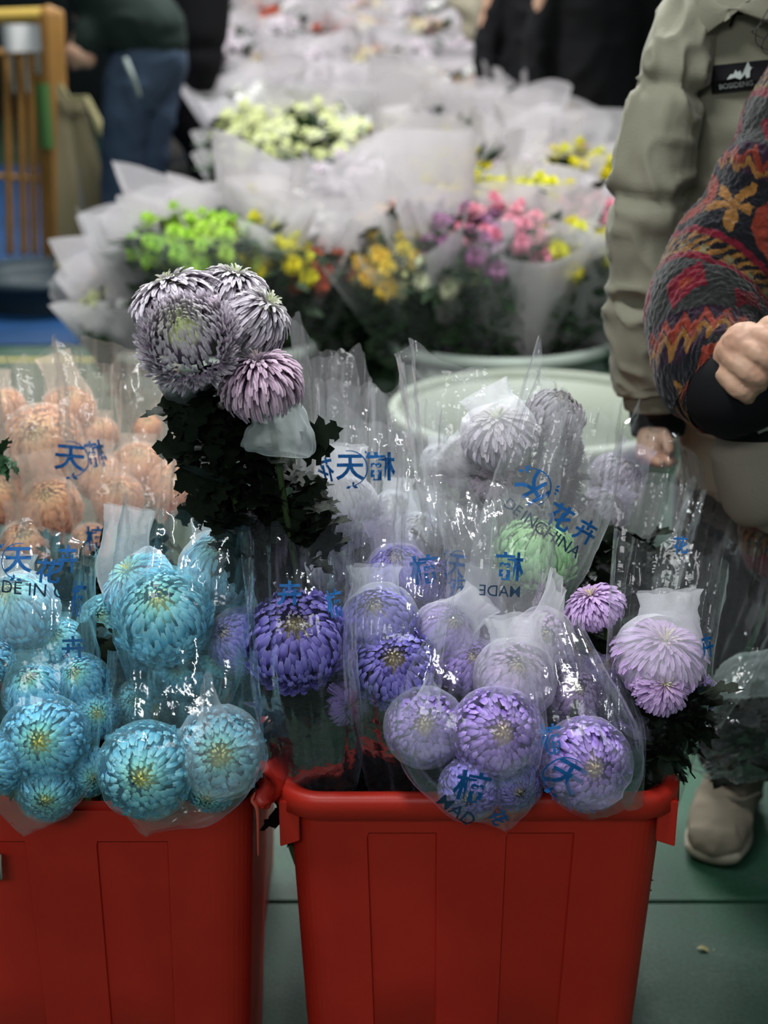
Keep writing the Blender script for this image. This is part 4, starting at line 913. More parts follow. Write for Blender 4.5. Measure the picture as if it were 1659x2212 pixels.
# the long bank of bouquets running back through the hall
def bank():
    g = random.Random(11)
    rows = [(4.62, 830, 1260), (5.2, 560, 1250), (5.8, 560, 1200), (6.5, 600, 1190), (7.2, 560, 1170), (8.0, 500, 1150), (8.9, 470, 1130), (9.9, 400, 1120), (11.0, 380, 1080), (12.3, 350, 1000), (13.8, 330, 980)]
    txt = {'cream': 'cream yellow bouquet', 'blush': 'blush bouquet', 'white': 'white bouquet', 'yellow': 'yellow bouquet', 'mixed': 'pink and cream bouquet', 'rust': 'rust red bouquet', 'lime': 'lime bouquet'}
    RN = 'first second third fourth fifth sixth seventh eighth ninth tenth last'.split(); NM = 'one two three four five six seven eight nine ten eleven twelve thirteen fourteen'.split()
    for ri, (Y, x0, x1) in enumerate(rows):
        yy = 500
        a, b = P(x0, yy, Y).x, P(x1, yy, Y).x; n = max(3, round((b - a) / .34)); 
        if ri > 5: tag(wobj('bench', *bevbox(a - .1, b + .1, Y - .3, Y + .3, 0, .11 * (ri - 5) - .002, .01), mat('bench_wood', (.10, .09, .08), .8)), 'low bench carrying the %s row of the long bank' % RN[ri], 'bench')
        for i in range(n):
            cx_ = a + (b - a) * (i + .5) / n
            pxx = x0 + (x1 - x0) * (i + .5) / n
            pale = Y > 4.9 and Y < 6.3 and pxx < 760
            hz = HT + .05 * max(0, ri - 1) * .9
            zs_ = .11 * max(0, ri - 5)
            tt = tub('pale tub %s from left in the %s row of the long bank' % (NM[i], RN[ri]), (cx_, Y), .17, .40, M_tub, name='flower_tub', group='tubs of the long bank'); tt.location.z = zs_
            for k in range(4):
                if pale: c_ = 'cream'
                elif Y < 5.0: c_ = g.choice(['white', 'blush', 'yellow', 'yellow', 'white'])
                elif pxx > 760 and Y < 7.5: c_ = g.choice(['blush', 'white', 'yellow', 'mixed', 'white', 'blush'])
                else: c_ = g.choice(['blush', 'white', 'blush', 'white', 'mixed', 'blush', 'rust' if g.random() < .35 else 'white'])
                an = k * 90 + 45 + g.uniform(-20, 20); tl = g.uniform(6, 15); bb = Vector((cx_ + .05 * math.cos(R(an)), Y + .05 * math.sin(R(an)), .03 + zs_))
                d = Vector((math.cos(R(an)) * math.sin(R(tl)), math.sin(R(an)) * math.sin(R(tl)), math.cos(R(tl))))
                scl = (1.50 if pale else g.uniform(1.32, 1.5)) * (1 + .012 * ri)
                bouquet(bb, bb + d, c_, '%s, %s in tub %s from left, %s row' % (txt[c_], ('rear right', 'rear left', 'front left', 'front right')[k], NM[i], RN[ri]), g.randrange(12), group='bouquets of the long bank, %s row' % RN[ri], scale=scl, front='none' if (pale or g.random() < .75) else 'frost', tall=.74 if pale else g.choice([.78, .84, .90]), small=Y > 7)
bank()

# ---------------------------------------------------------------- people
def crease(V, N, amp, sc_=9, seed=0, dirs=(1, 1, 1)):
    q = np.asarray(V) * np.array(dirs) * sc_ + seed; k = fbm(q, 3); rg = (1 - np.abs(vn(q * 1.4 + 9))) ** 3
    return V + N * ((k * .6 + rg - .5) * amp)[:, None]
M_coat = mat('beige_coat', (.215, .207, .150), .75, .25, bump=(420, .25), vary=(7, .35, (.195, .185, .14)), sheen=.1)
M_black = mat('black_cloth', (.006, .006, .007), .85, .15)
M_jean = mat('blue_denim', (.05, .075, .12), .85, .2, bump=(60, .3))
M_dgreen = mat('dark_green_jacket', (.012, .022, .018), .8, .2)
M_lace = mat('dull_lace', (.12, .11, .08), .9)
M_boot = mat('beige_suede', (.22, .19, .14), .85, .15, bump=(220, .4), vary=(24, .5, (.24, .21, .16)))
def q3(px, py, Y, a, b=None): c = P(px, py, Y); s = mpp(c); return tuple(c) + (a * s, (a if b is None else b) * s)
def finger(pts, r0, r1): return capsule([P(*p) for p in pts], [r0 + (r1 - r0) * i / (len(pts) - 1) for i in range(len(pts))], 12, 12)
def coat_person():
    Y = 2.12; t = thing('person', 'person in long beige padded coat with black chest patch at the right', 'person', (P(1650, 1800, Y).x, Y, 0))
    tx = t.location.x
    # continuous body: head, neck, hands, legs
    parts = [capsule([(tx, Y, 1.20), (tx, Y, 1.45)], [.12, .10]), capsule([(tx, Y, 1.40), (tx, Y - .01, 1.53)], [.05, .048]), capsule([(tx, Y - .02, 1.56), (tx, Y - .01, 1.66)], [(.066, .08), (.074, .09)]),
             capsule([(tx, Y - .10, 1.585), (tx, Y - .115, 1.565)], [.012, .014]), capsule([(tx - .078, Y, 1.60), (tx - .082, Y, 1.58)], [.012, .01]), capsule([(tx + .078, Y, 1.60), (tx + .082, Y, 1.58)], [.012, .01])]
    # hand behind the film at the end of the sleeve
    hand = [finger([(1410, 900, 2.05), (1412, 945, 2.03), (1405, 975, 2.02)], .026, .024),
            finger([(1392, 960, 2.02), (1400, 985, 2.0), (1425, 1000, 1.98)], .0095, .008), finger([(1398, 975, 2.03), (1412, 995, 2.0), (1445, 1000, 1.985)], .0095, .0075),
            finger([(1410, 970, 2.04), (1430, 988, 2.01), (1456, 996, 1.995)], .009, .007), finger([(1418, 965, 2.05), (1442, 975, 2.02), (1450, 992, 2.01)], .008, .007), finger([(1420, 925, 2.03), (1440, 950, 2.0), (1446, 972, 1.985)], .011, .008)]
    V, F, N = fuse(parts, .006, 3); wobj('body', V, F, M_skin, t)
    V, F, N = fuse(hand, .0035, 3); wobj('hand', V, F, M_skin, t)
    hp = [capsule([(tx, Y + .03, 1.60), (tx, Y + .03, 1.68)], [(.085, .09), (.088, .095)]), capsule([(tx, Y + .08, 1.62), (tx, Y + .10, 1.35)], [(.08, .04), (.06, .03)])]
    V, F, N = fuse(hp, .008, 3); wobj('hair', V, F, M_hair, t)
    for k, (a, b) in enumerate((((1659, 20), (1635, 95)), ((1668, 60), (1650, 112)), ((1662, 40), (1625, 70)))):
        V, F = tube([P(a[0], a[1], 1.97), P((a[0] + b[0]) / 2 - 12, (a[1] + b[1]) / 2 + 8, 1.955), P(b[0], b[1], 1.96), P(b[0] + 25, b[1] + 14, 1.96)], .0008, .0004, 12, 5); wobj('hair_strand', V, F, M_hair, t)
    # coat: torso
    Vt, Ft = loft([q3(1655, -150, Y, 70, 60), q3(1650, -60, Y, 150, 110), q3(1650, 20, Y, 205, 135), q3(1650, 150, Y, 200, 160), q3(1650, 400, Y, 190, 165), q3(1650, 650, Y, 192, 160), q3(1655, 850, Y, 196, 160), q3(1660, 1000, Y, 200, 160), q3(1660, 1020, Y, 190, 150)], 60, 60, cap=1)
    V, F, N = fuse([(Vt, Ft)], .008, 3)
    V = crease(V, N, .007, 7, 3, (1, 1, 2.2)); wobj('coat_body', V, F, M_coat, t); bv = BVHTree.FromPolygons([Vector(v) for v in V], F)
    # skirt of the coat and trousers
    V, F, N = fuse([loft([q3(1665, 980, Y, 185, 140), q3(1660, 1120, Y + .01, 178, 130), q3(1650, 1290, Y + .01, 172, 120), q3(1650, 1300, Y, 160, 110)], 20, 40, cap=1)], .008, 3)
    wobj('coat_skirt', crease(V, N, .005, 6, 8), F, M_coat, t)
    # sleeve with stitched channels
    def sl(rows, seams, nm):
        q = cr(rows, 130); zs = q[:, 2]
        def dp(U, T):
            z = np.interp(U.ravel(), np.linspace(0, 1, 130), zs); d = np.zeros(len(z))
            for s_ in seams: d -= .013 * np.exp(-((z - s_) / .011) ** 2)
            k = np.stack([np.cos(T).ravel() * 1.6, np.sin(T).ravel() * 1.6, z * 14], 1); kk = np.stack([np.cos(T).ravel() * 1.2 + 4 + z * 9, np.sin(T).ravel() * 1.2, z * 20], 1)
            near = sum(np.exp(-((z - s_) / .035) ** 2) for s_ in seams)
            return (d + .0035 * fbm(k) + (.015 * ((1 - np.abs(vn(kk * 1.3))) ** 3 - .3)) * (.45 + .55 * np.clip(near, 0, 1))).reshape(U.shape)
        V, F, U, T = loft(rows, 130, 90, disp=dp, raw=True); F = list(F) + [tuple(reversed(range(90)))]
        return wobj(nm, V, F, M_coat, t)
    rows = [q3(1540, -60, Y - .02, 60), q3(1512, 10, Y - .03, 72), q3(1468, 110, Y - .06, 74), q3(1436, 220, Y - .08, 76), q3(1410, 380, Y - .09, 88), q3(1402, 560, Y - .09, 88), q3(1402, 700, Y - .09, 86), q3(1405, 800, Y - .08, 84), q3(1410, 834, Y - .08, 76)]
    sl(rows, [P(1400, y, Y - .09).z for y in (195, 425, 640)], 'sleeve')
    m_ = lambda r: (2 * tx - r[0],) + tuple(r[1:])
    sl([m_(r) for r in rows], [P(1400, y, Y - .09).z for y in (195, 425, 640)], 'sleeve')
    V, F = loft([q3(1413, 828, Y - .08, 68, 62), q3(1413, 850, Y - .08, 68, 62), q3(1414, 876, Y - .08, 66, 60), q3(1414, 880, Y - .08, 58, 52)], 14, 40); wobj('sleeve_cuff', V, F, M_coat, t)
    V, F = loft([q3(1418, 868, Y - .08, 58, 52), q3(1420, 900, Y - .07, 60, 52), q3(1422, 932, Y - .07, 58, 50), q3(1422, 928, Y - .07, 52, 44)], 14, 40); wobj('inner_cuff', V, F, M_black, t, label='black inner cuff')
    # collar and cord
    V, F = loft([q3(1610, -90, Y - .02, 70, 80), q3(1630, -30, Y - .06, 150, 100), q3(1650, 5, Y - .07, 160, 105), q3(1650, 15, Y - .07, 140, 90)], 20, 60, ref=(0, 1, .2)); wobj('hood_collar', crease(V, np.zeros_like(V) + [0, -1, 0], .01, 9), F, M_coat, t)
    def onto(px, py, off=.002):
        d = (P(px, py, 2) - Vector((0, 0, CH))).normalized(); h = bv.ray_cast(Vector((0, 0, CH)), d); return (h[0] - d * off) if h[0] is not None else P(px, py, Y - .15)
    V, F = tube([onto(1615, -10, .012), onto(1608, 25, .012), onto(1590, 30, .02), onto(1578, 55, .012)], .0025, .0022, 14, 8); wobj('cord', V, F, M_black, t)
    V, F = capsule([onto(1604, 4, .02), onto(1620, 14, .02)], [.008, .009], 8, 10); wobj('cord_toggle', V, F, M_black, t)
    # chest patch and its print
    def quad(c4, nx, ny, off): return np.array([onto(*((np.array(c4[0]) * (1 - u) + np.array(c4[1]) * u) * (1 - v) + (np.array(c4[3]) * (1 - u) + np.array(c4[2]) * u) * v), off) for v in np.linspace(0, 1, ny) for u in np.linspace(0, 1, nx)])
    V = quad([(1535, 142), (1700, 124), (1702, 184), (1537, 202)], 16, 8, .007); V = crease(V, np.zeros_like(V), 0)
    o = wobj('chest_patch', V, grid(8, 16), M_black, t, smooth=False, label='black rectangular patch')
    M_pr = mat('patch_print', (.30, .33, .31), .8)
    def flat(Vg, F, px, py, s, rot, nm):
        a = R(rot); out = []
        for x, y in Vg: x, y = x * math.cos(a) - y * math.sin(a), x * math.sin(a) + y * math.cos(a); out.append(onto(px + x * s, py - y * s, .010))
        w = wobj(nm, [v[:] for v in out], F, M_pr, o, smooth=False); w.location = (0, 0, 0); w.data.transform(Matrix.Translation(-Vector(t.location))); return w
    V2, F2 = glyphs('BOSIDENG', 0); flat(V2, F2, 1590, 184, 15.5, 7, 'patch_lettering')
    pk = [(-1.0, -.05), (-.72, .25), (-.55, .22), (-.38, .48), (-.30, .30), (-.12, .40), (-.05, .12), (.42, .9), (.50, .55), (.95, .35), (.60, .50), (.46, .30), (.40, -.05), (.20, -.12), (.15, .15), (-.18, -.14), (-.5, .02), (-.7, -.02)]
    flat(pk, [tuple(range(len(pk)))], 1605, 166, 36, 7, 'mountain_emblem')
    # legs and boots
    for s, (px, Yb) in ((-1, (1552, 2.09)), (1, (1745, 2.26))):
        k = P(px + 10, 1300, Yb); ft = P(px + 22, 1640, Yb)
        V, F = loft([tuple(k + Vector((0, .03, .18))) + (.085, .085), tuple(k) + (.078, .075), tuple(ft + Vector((0, 0, .16))) + (.062, .06), tuple(ft + Vector((0, 0, .02))) + (.055, .055)], 24, 30, cap=1); wobj('trouser_leg', V, F, M_black, t)
        Yf = Yb; bx_ = P(px + 30, 1700, Yf).x
        sh = [loft([(bx_ + .022, Yf + .045, .055, .045, .05), (bx_ + .012, Yf + .02, .13, .047, .05), (bx_ + .008, Yf + .015, .20, .052, .055)], 14, 24, cap=1),
              loft([(bx_ + .03, Yf + .09, .045, .040, .042), (bx_ + .0, Yf + .02, .055, .046, .052), (bx_ - .030, Yf - .055, .050, .052, .044), (bx_ - .048, Yf - .100, .040, .045, .034)], 18, 24, cap=1, ref=(0, 0, 1))]
        V, F, N = fuse(sh, .004, 4); wobj('boot', crease(V, N, .003, 22, 5), F, M_boot, t)
        V, F, N = fuse([loft([(bx_ + .032, Yf + .10, .018, .040, .017), (bx_ + .0, Yf + .02, .018, .044, .018), (bx_ - .030, Yf - .055, .018, .055, .018), (bx_ - .052, Yf - .108, .022, .047, .020)], 18, 24, cap=1, ref=(0, 0, 1))], .004, 2); wobj('boot_sole', V, F, mat('pale_sole', (.34, .30, .23), .7), t)
        for j in range(5):
            zz = .085 + .026 * j; yy = Yf - .052 + .012 * j
            V, F = tube([(bx_ - .035, yy + .01, zz), (bx_ - .004, yy - .022, zz + .012), (bx_ + .035, yy + .012, zz + .004)], .0035, .0035, 10, 6); wobj('boot_lace', V, F, M_lace, t)
        V, F = tube([(bx_ + .01, Yf - .045, .18), (bx_ + .045, Yf - .06, .16), (bx_ + .05, Yf - .05, .10), (bx_ + .062, Yf - .05, .05)], .004, .003, 14, 6); wobj('boot_lace', V, F, M_lace, t)
        V, F = tube([(bx_ + .01, Yf - .045, .18), (bx_ - .03, Yf - .07, .165), (bx_ - .02, Yf - .075, .13), (bx_ + .01, Yf - .05, .175)], .004, .003, 14, 6); wobj('boot_lace', V, F, M_lace, t)
coat_person()

# patterned fleece: colours are worked out from position round and along the sleeve
FCOL = np.array([(.006, .006, .010), (.026, .007, .025), (.20, .008, .024), (.27, .035, .016), (.30, .135, .028), (.035, .038, .036), (.20, .17, .075)])
def fleece_color(u, v):
    """u round (m), v along (m) -> rgb; bands of zigzags, checks, stars and medallions"""
    n = len(u); nz = vn(np.stack([u * 160, v * 160, 0 * u], 1)); nz2 = vn(np.stack([u * 22, v * 22, 0 * u + 3], 1))
    u = u + nz * .0022; v = v + nz2 * .004 + nz * .0022; per = .265; q = np.mod(v, per); idx = np.zeros(n, int)
    zig = np.abs(np.mod(u, .030) / .030 - .5) * 2
    # band 1: check dashes on black edged with crimson
    idx[:] = 1
    b = q < .052; idx[b] = 0; b2 = b & ((q < .010) | (q > .042)); idx[b2] = 2
    ch = b & ~b2 & (np.mod(u + q * .6, .016) < .008); idx[ch] = 4; ch2 = b & ~b2 & (np.mod(u, .032) < .008) & (q > .026); idx[ch2] = 6
    # band 2: grey ground with crimson lozenges
    b = (q >= .052) & (q < .118); idx[b] = 5
    dx = np.mod(u, .085) - .0425; dy = q - .085; idx[b & (np.abs(dx) / .026 + np.abs(dy) / .030 < 1)] = 2; idx[b & (dx ** 2 + dy ** 2 < .007 ** 2)] = 3
    # band 3: zigzag orange and mustard on plum
    b = (q >= .118) & (q < .160); idx[b] = 1; z = (q - .118) / .042; idx[b & (np.abs(z - .2 - .5 * zig) < .16)] = 3; idx[b & (np.abs(z - .55 - .4 * zig) < .10)] = 4
    # band 4: orange ring medallions with a navy heart and a small star, large mustard stars between
    b = q >= .160; idx[b] = 0; dx = np.mod(u + .02, .155) - .0775; dy = q - .2125; r_ = np.sqrt(dx ** 2 + (dy * 1.05) ** 2); an = np.arctan2(dy, dx)
    idx[b & (r_ < .050)] = 3; idx[b & (r_ < .030)] = 0; idx[b & (r_ < .006 + .018 * np.abs(np.cos(an * 2)) ** 6)] = 6
    dx2 = np.mod(u + .0975, .155) - .0775; r2 = np.sqrt(dx2 ** 2 + dy ** 2); a2 = np.arctan2(dy, dx2); idx[b & (r_ > .054) & (r2 < .026 + .020 * np.cos(a2 * 5))] = 4
    c = FCOL[idx] * .46 * (1 + .35 * nz[:, None] + .12 * vn(np.stack([u * 600, v * 600, 0 * u], 1))[:, None])
    return np.clip(c, 0, 1)
M_fleece = mat('patterned_fleece', (.1, .1, .1), .95, .05, vcol=True, sheen=.25, bump=(500, .5))
def fleece_person():
    t = thing('person', 'person in dark red patterned fleece with clenched hand, cut by the right edge', 'person', (P(1960, 1800, 1.95).x, 1.95, 0)); tx = t.location.x
    def fl(rows, n, nc, nm, fold=.010, ph=0, ref=(0, 1, 0), close=False):
        q = cr(rows, n); ln = np.concatenate([[0], np.cumsum(np.linalg.norm(np.diff(q[:, :3], axis=0), axis=1))]); am = q[:, 3].mean()
        def dp(U, T):
            v = np.interp(U.ravel(), np.linspace(0, 1, n), ln); cx_, sx_ = np.cos(T).ravel(), np.sin(T).ravel()
            k = np.stack([cx_ * 1.3 + ph, sx_ * 1.3, v * 13], 1); pile = np.stack([cx_ * am * 300, sx_ * am * 300, v * 300], 1)
            fo = np.sin(v * 62 + 1.5 * vn(k * .9)) * (.5 + .5 * vn(k * .7 + 4))
            return (fold * .6 * fbm(k, 2) + fold * .45 * fo + .0014 * vn(pile) + .0010 * vn(pile * .5)).reshape(U.shape)
        V, F, U, T = loft(rows, n, nc, disp=dp, raw=True, ref=ref)
        v = np.interp(U, np.linspace(0, 1, n), ln); u = T * am
        if close: F = list(F) + [tuple(reversed(range(nc))), tuple(range((n - 1) * nc, n * nc))]
        return wobj(nm, V, F, M_fleece, t, col=fleece_color(u, v + ph * .1))
    fl([q3(1840, 60, 1.96, 60), q3(1800, 150, 1.93, 118), q3(1752, 260, 1.90, 142), q3(1700, 380, 1.88, 142), q3(1632, 500, 1.86, 142), q3(1556, 610, 1.83, 140), q3(1518, 695, 1.79, 128), q3(1528, 780, 1.74, 120), q3(1560, 825, 1.715, 116), q3(1576, 838, 1.70, 112)], 330, 300, 'sleeve', .009, 1.7)
    # other sleeve and torso, mostly beyond the frame
    fl([(tx + .20, 1.97, 1.42, .06, .06), (tx + .27, 1.95, 1.25, .085, .085), (tx + .29, 1.92, 1.0, .08, .08), (tx + .22, 1.75, .92, .07, .07), (tx + .14, 1.68, .92, .055, .055)], 120, 90, 'sleeve', .008, 3.1)
    fl([(tx, 1.98, 1.52, .06, .06), (tx, 1.99, 1.44, .18, .10), (tx, 2.0, 1.30, .215, .13), (tx, 2.0, 1.05, .215, .14), (tx, 2.0, .86, .225, .15), (tx, 2.0, .76, .215, .14)], 160, 220, 'jacket', .006, 5.3, close=True)
    fl([q3(1720, 1085, 1.86, 100, 50), q3(1712, 1130, 1.86, 118, 60), q3(1705, 1190, 1.86, 108, 55), q3(1720, 1210, 1.86, 70, 40)], 60, 120, 'jacket_hem', .006, 7.7, close=True)
    # cuff lining
    V, F = loft([q3(1568, 832, 1.712, 108), q3(1588, 838, 1.692, 112), q3(1602, 842, 1.678, 106), q3(1606, 842, 1.678, 92), q3(1590, 836, 1.70, 84), q3(1575, 830, 1.73, 76), q3(1572, 828, 1.74, 10)], 36, 60); wobj('cuff', V, F, M_black, t, label='black fleece cuff')
    V, F = capsule([P(1585, 850, 1.715), P(1650, 835, 1.70)], [.050, .045]); 
    # the clenched hand: back of the hand to the left, four fingers folding to the lower right
    h = [finger([(1600, 800, 1.69), (1595, 770, 1.665), (1610, 742, 1.65)], .034, .027), finger([(1570, 800, 1.675), (1572, 830, 1.665)], .022, .017), finger([(1620, 760, 1.66), (1640, 790, 1.665)], .032, .03),
         finger([(1632, 722, 1.640), (1668, 738, 1.622), (1696, 762, 1.625), (1680, 790, 1.645)], .0140, .0105),
         finger([(1606, 745, 1.640), (1640, 768, 1.618), (1668, 792, 1.618), (1655, 815, 1.640)], .0145, .0110),
         finger([(1584, 778, 1.640), (1614, 803, 1.618), (1640, 824, 1.618), (1630, 840, 1.640)], .0140, .0105),
         finger([(1568, 812, 1.645), (1590, 836, 1.625), (1612, 852, 1.622), (1615, 860, 1.645)], .0130, .0100),
         finger([(1660, 705, 1.66), (1690, 735, 1.64), (1700, 770, 1.625)], .014, .011)]
    V, F, N = fuse(h, .0028, 5); V = V + N * (.0010 * fbm(V * 120, 2))[:, None]
    wobj('hand', V, F, M_skin, t)
    # body: head, neck, other hand, legs
    parts = [capsule([(tx, 2.0, .95), (tx, 1.99, 1.40)], [.13, .13]), capsule([(tx, 1.98, 1.42), (tx, 1.965, 1.55)], [.052, .05]), capsule([(tx, 1.95, 1.58), (tx, 1.96, 1.68)], [(.068, .082), (.075, .09)]), capsule([(tx, 1.872, 1.60), (tx, 1.862, 1.58)], [.011, .014])]
    V, F, N = fuse(parts, .007, 3); wobj('body', V, F, M_skin, t)
    V, F, N = fuse([capsule([(tx, 2.0, 1.62), (tx, 2.0, 1.69)], [(.088, .09), (.09, .095)]), capsule([(tx, 2.05, 1.62), (tx, 2.08, 1.36)], [(.085, .04), (.07, .03)])], .008, 3); wobj('hair', V, F, M_hair, t)
    for s in (-1, 1):
        V, F = loft([(tx + s * .09, 2.0, .80, .10, .10), (tx + s * .10, 2.0, .45, .075, .075), (tx + s * .10, 2.01, .10, .055, .055)], 24, 30, cap=1); wobj('trouser_leg', V, F, M_black, t)
        V, F, N = fuse([loft([(tx + s * .10, 2.05, .045, .036, .042), (tx + s * .10, 1.97, .045, .044, .044), (tx + s * .10, 1.86, .030, .040, .028)], 14, 20, cap=1, ref=(0, 0, 1))], .005, 3); wobj('shoe', V, F, M_black, t)
fleece_person()
def pouch():
    t = thing('cloth_pouch', 'soft beige pouch with a black rim, held below the clenched hand', 'bag', P(1640, 1110, 1.72))
    Y = 1.76
    V, F, N = fuse([loft([q3(1665, 905, Y, 95, 60), q3(1660, 930, Y, 112, 75), q3(1655, 1000, Y, 120, 90), q3(1670, 1070, Y, 108, 85), q3(1690, 1105, Y, 70, 50)], 30, 50, cap=1)], .005, 4); wobj('pouch_body', crease(V, N, .005, 9, 2), F, mat('pouch_beige', (.27, .24, .19), .9, .1, bump=(300, .4), vary=(18, .5, (.32, .27, .22))), t)
    V, F = loft([q3(1660, 905, Y, 108, 72), q3(1658, 914, Y, 122, 84), q3(1658, 926, Y, 122, 84), q3(1658, 932, Y, 112, 76)], 14, 60); wobj('pouch_rim', V, F, M_black, t)
    V, F, N = fuse([capsule([P(1640, 905, Y - .02), P(1700, 880, Y)], [.028, .03])], .005, 2); wobj('pouch_lining', crease(V, N, .006, 40), F, mat('fluffy_white', (.42, .42, .36), .95, .05, bump=(200, 1)), t)
pouch()
# held bouquet in glossy film at the lower right
def held():
    t = thing('wrapped_bouquet', 'glossy film bouquet with dark leaves hanging sideways at the right edge', 'bouquet', P(1620, 1560, 1.70))
    for k in range(90):
        a = rnd.uniform(0, 6.28); leaf(t, P(rnd.uniform(1545, 1760), rnd.uniform(1500, 1655), rnd.uniform(1.68, 1.76)), (math.cos(a), rnd.uniform(-.5, .2), math.sin(a)), rnd.uniform(.04, .065))
    for k in range(5): V, F = tube([P(1800, 1500 + k * 22, 1.74), P(1700, 1540 + k * 14, 1.72), P(1560, 1600 + k * 8, 1.72)], .003, .003); wobj('stem', V, F, M_leaf, t)
    def bag(rows, m, nm, am, sd, **kw):
        def dp(U, T): q = np.stack([np.cos(T).ravel() * 3 + sd, np.sin(T).ravel() * 3, U.ravel() * 5], 1); return (am * (vn(q) + .8 * (1 - np.abs(vn(q * 1.8))) ** 4)).reshape(U.shape)
        V, F, U, T = loft(rows, 70, 80, disp=dp, raw=True, **kw); return wobj(nm, V, F, m, t, uv=np.stack([T / 6.28, U], 1))
    bag([q3(1475, 1640, 1.69, 12, 10), q3(1500, 1625, 1.69, 55, 40), q3(1560, 1585, 1.70, 98, 70), q3(1650, 1570, 1.72, 115, 80), q3(1800, 1540, 1.74, 110, 70)], film_mat('glossy_film', (.93, .95, .97), .02, .22, .35, 1.8), 'film', .009, 2)
    bag([q3(1545, 1480, 1.66, 12, 10), q3(1580, 1465, 1.68, 44, 20), q3(1660, 1455, 1.70, 50, 24), q3(1800, 1450, 1.72, 60, 24)], net_mat('grey_net', (.62, .72, .70), .34, .6), 'net_collar', .004, 5)
    s = S('wide clear sheet of film between the right bin and the beige coat', [(1500, 1560, 1.62, 60), (1540, 1400, 1.66, 120), (1580, 1250, 1.72, 150), (1600, 1120, 1.80, 130)], F_, seed=31, pleat=.8, name='film_sheet')
    S('crinkled clear film with glints behind the right bin', [(1390, 1330, 1.72, 60), (1400, 1180, 1.76, 95), (1420, 1010, 1.84, 100), (1430, 930, 1.88, 60)], F_, seed=32, pleat=1.2, name='film_sheet')
held()

# ---------------------------------------------------------------- figures and things at the back
def simple_person(label, x, Y, h, jac, tro, pose='stand', face=1):
    t = thing('person', label, 'person', (x, Y, 0)); s = h / 1.7
    def p(a, b, c): return (x + a * s, Y + b * s, c * s)
    hd = [capsule([p(0, 0, 1.30), p(0, -.01, 1.50)], [.06 * s, .05 * s]), capsule([p(0, -.02, 1.54), p(0, -.01, 1.63)], [(.068 * s, .08 * s), (.076 * s, .09 * s)]), capsule([p(0, -.1, 1.57), p(0, -.11, 1.55)], [.012 * s, .013 * s])]
    for a in (-1, 1): hd += [capsule([p(a * .24, -.02, 1.35), p(a * .29, -.02, 1.08), p(a * .28, -.06, .84), p(a * .27, -.08, .76)], [.045 * s, .04 * s, .03 * s, .034 * s]), capsule([p(0, 0, 1.35), p(a * .24, -.02, 1.35)], [.05 * s, .045 * s])]
    hd.append(capsule([p(0, 0, .9), p(0, 0, 1.4)], [.10 * s, .12 * s]))
    V, F, N = fuse(hd, .012, 3); wobj('body', V, F, M_skin, t)
    V, F, N = fuse([capsule([p(0, .02, 1.58), p(0, .02, 1.66)], [.09 * s, .092 * s])], .012, 2); wobj('hair', V, F, M_hair, t)
    jk = [loft([p(0, 0, 1.45) + (.10 * s, .08 * s), p(0, 0, 1.38) + (.21 * s, .12 * s), p(0, 0, 1.1) + (.20 * s, .13 * s), p(0, 0, .78) + (.22 * s, .15 * s)], 20, 24, cap=1)]
    for a in (-1, 1): jk.append(capsule([p(a * .20, 0, 1.38), p(a * .27, -.01, 1.1), p(a * .275, -.06, .86)], [.075 * s, .065 * s, .05 * s]))
    V, F, N = fuse(jk, .014, 3); wobj('jacket', crease(V, N, .01, 6), F, jac, t)
    for a in (-1, 1):
        V, F = loft([p(a * .09, 0, .86) + (.10 * s, .11 * s), p(a * .11, 0, .48) + (.075 * s, .08 * s), p(a * .12, 0, .08) + (.055 * s, .06 * s)], 16, 20, cap=1); wobj('trouser_leg', V, F, tro, t)
        V, F, N = fuse([loft([p(a * .12, .07, .045) + (.038 * s, .045 * s), p(a * .12, -.04, .045) + (.046 * s, .045 * s), p(a * .12, -.16, .03) + (.04 * s, .03 * s)], 12, 16, cap=1, ref=(0, 0, 1))], .01, 2); wobj('shoe', V, F, M_black, t)
    return t
simple_person('person in black clothes standing behind the long bank, nearest the coat', P(1290, 200, 6.6).x, 6.6, 1.72, M_black, M_black)
simple_person('person in black clothes standing behind the long bank, left of the other', P(1165, 200, 7.4).x, 7.4, 1.70, M_black, M_black)
simple_person('person in dark clothes with only the hem showing, beside the coat shoulder', P(1400, 200, 7.0).x, 7.0, 1.75, M_black, mat('dark_trousers', (.015, .02, .02), .9))
for i, (px, Y, c) in enumerate(((1268, 6.0, (.02, .22, .07)), (1325, 5.9, (.03, .26, .09)))):
    tub(('green bucket left of the black-clothed legs', 'green bucket against the coat sleeve')[i], (P(px, 300, Y).x, Y), .10, .74, mat('green_plastic', c, .5), name='bucket', cat='bucket')
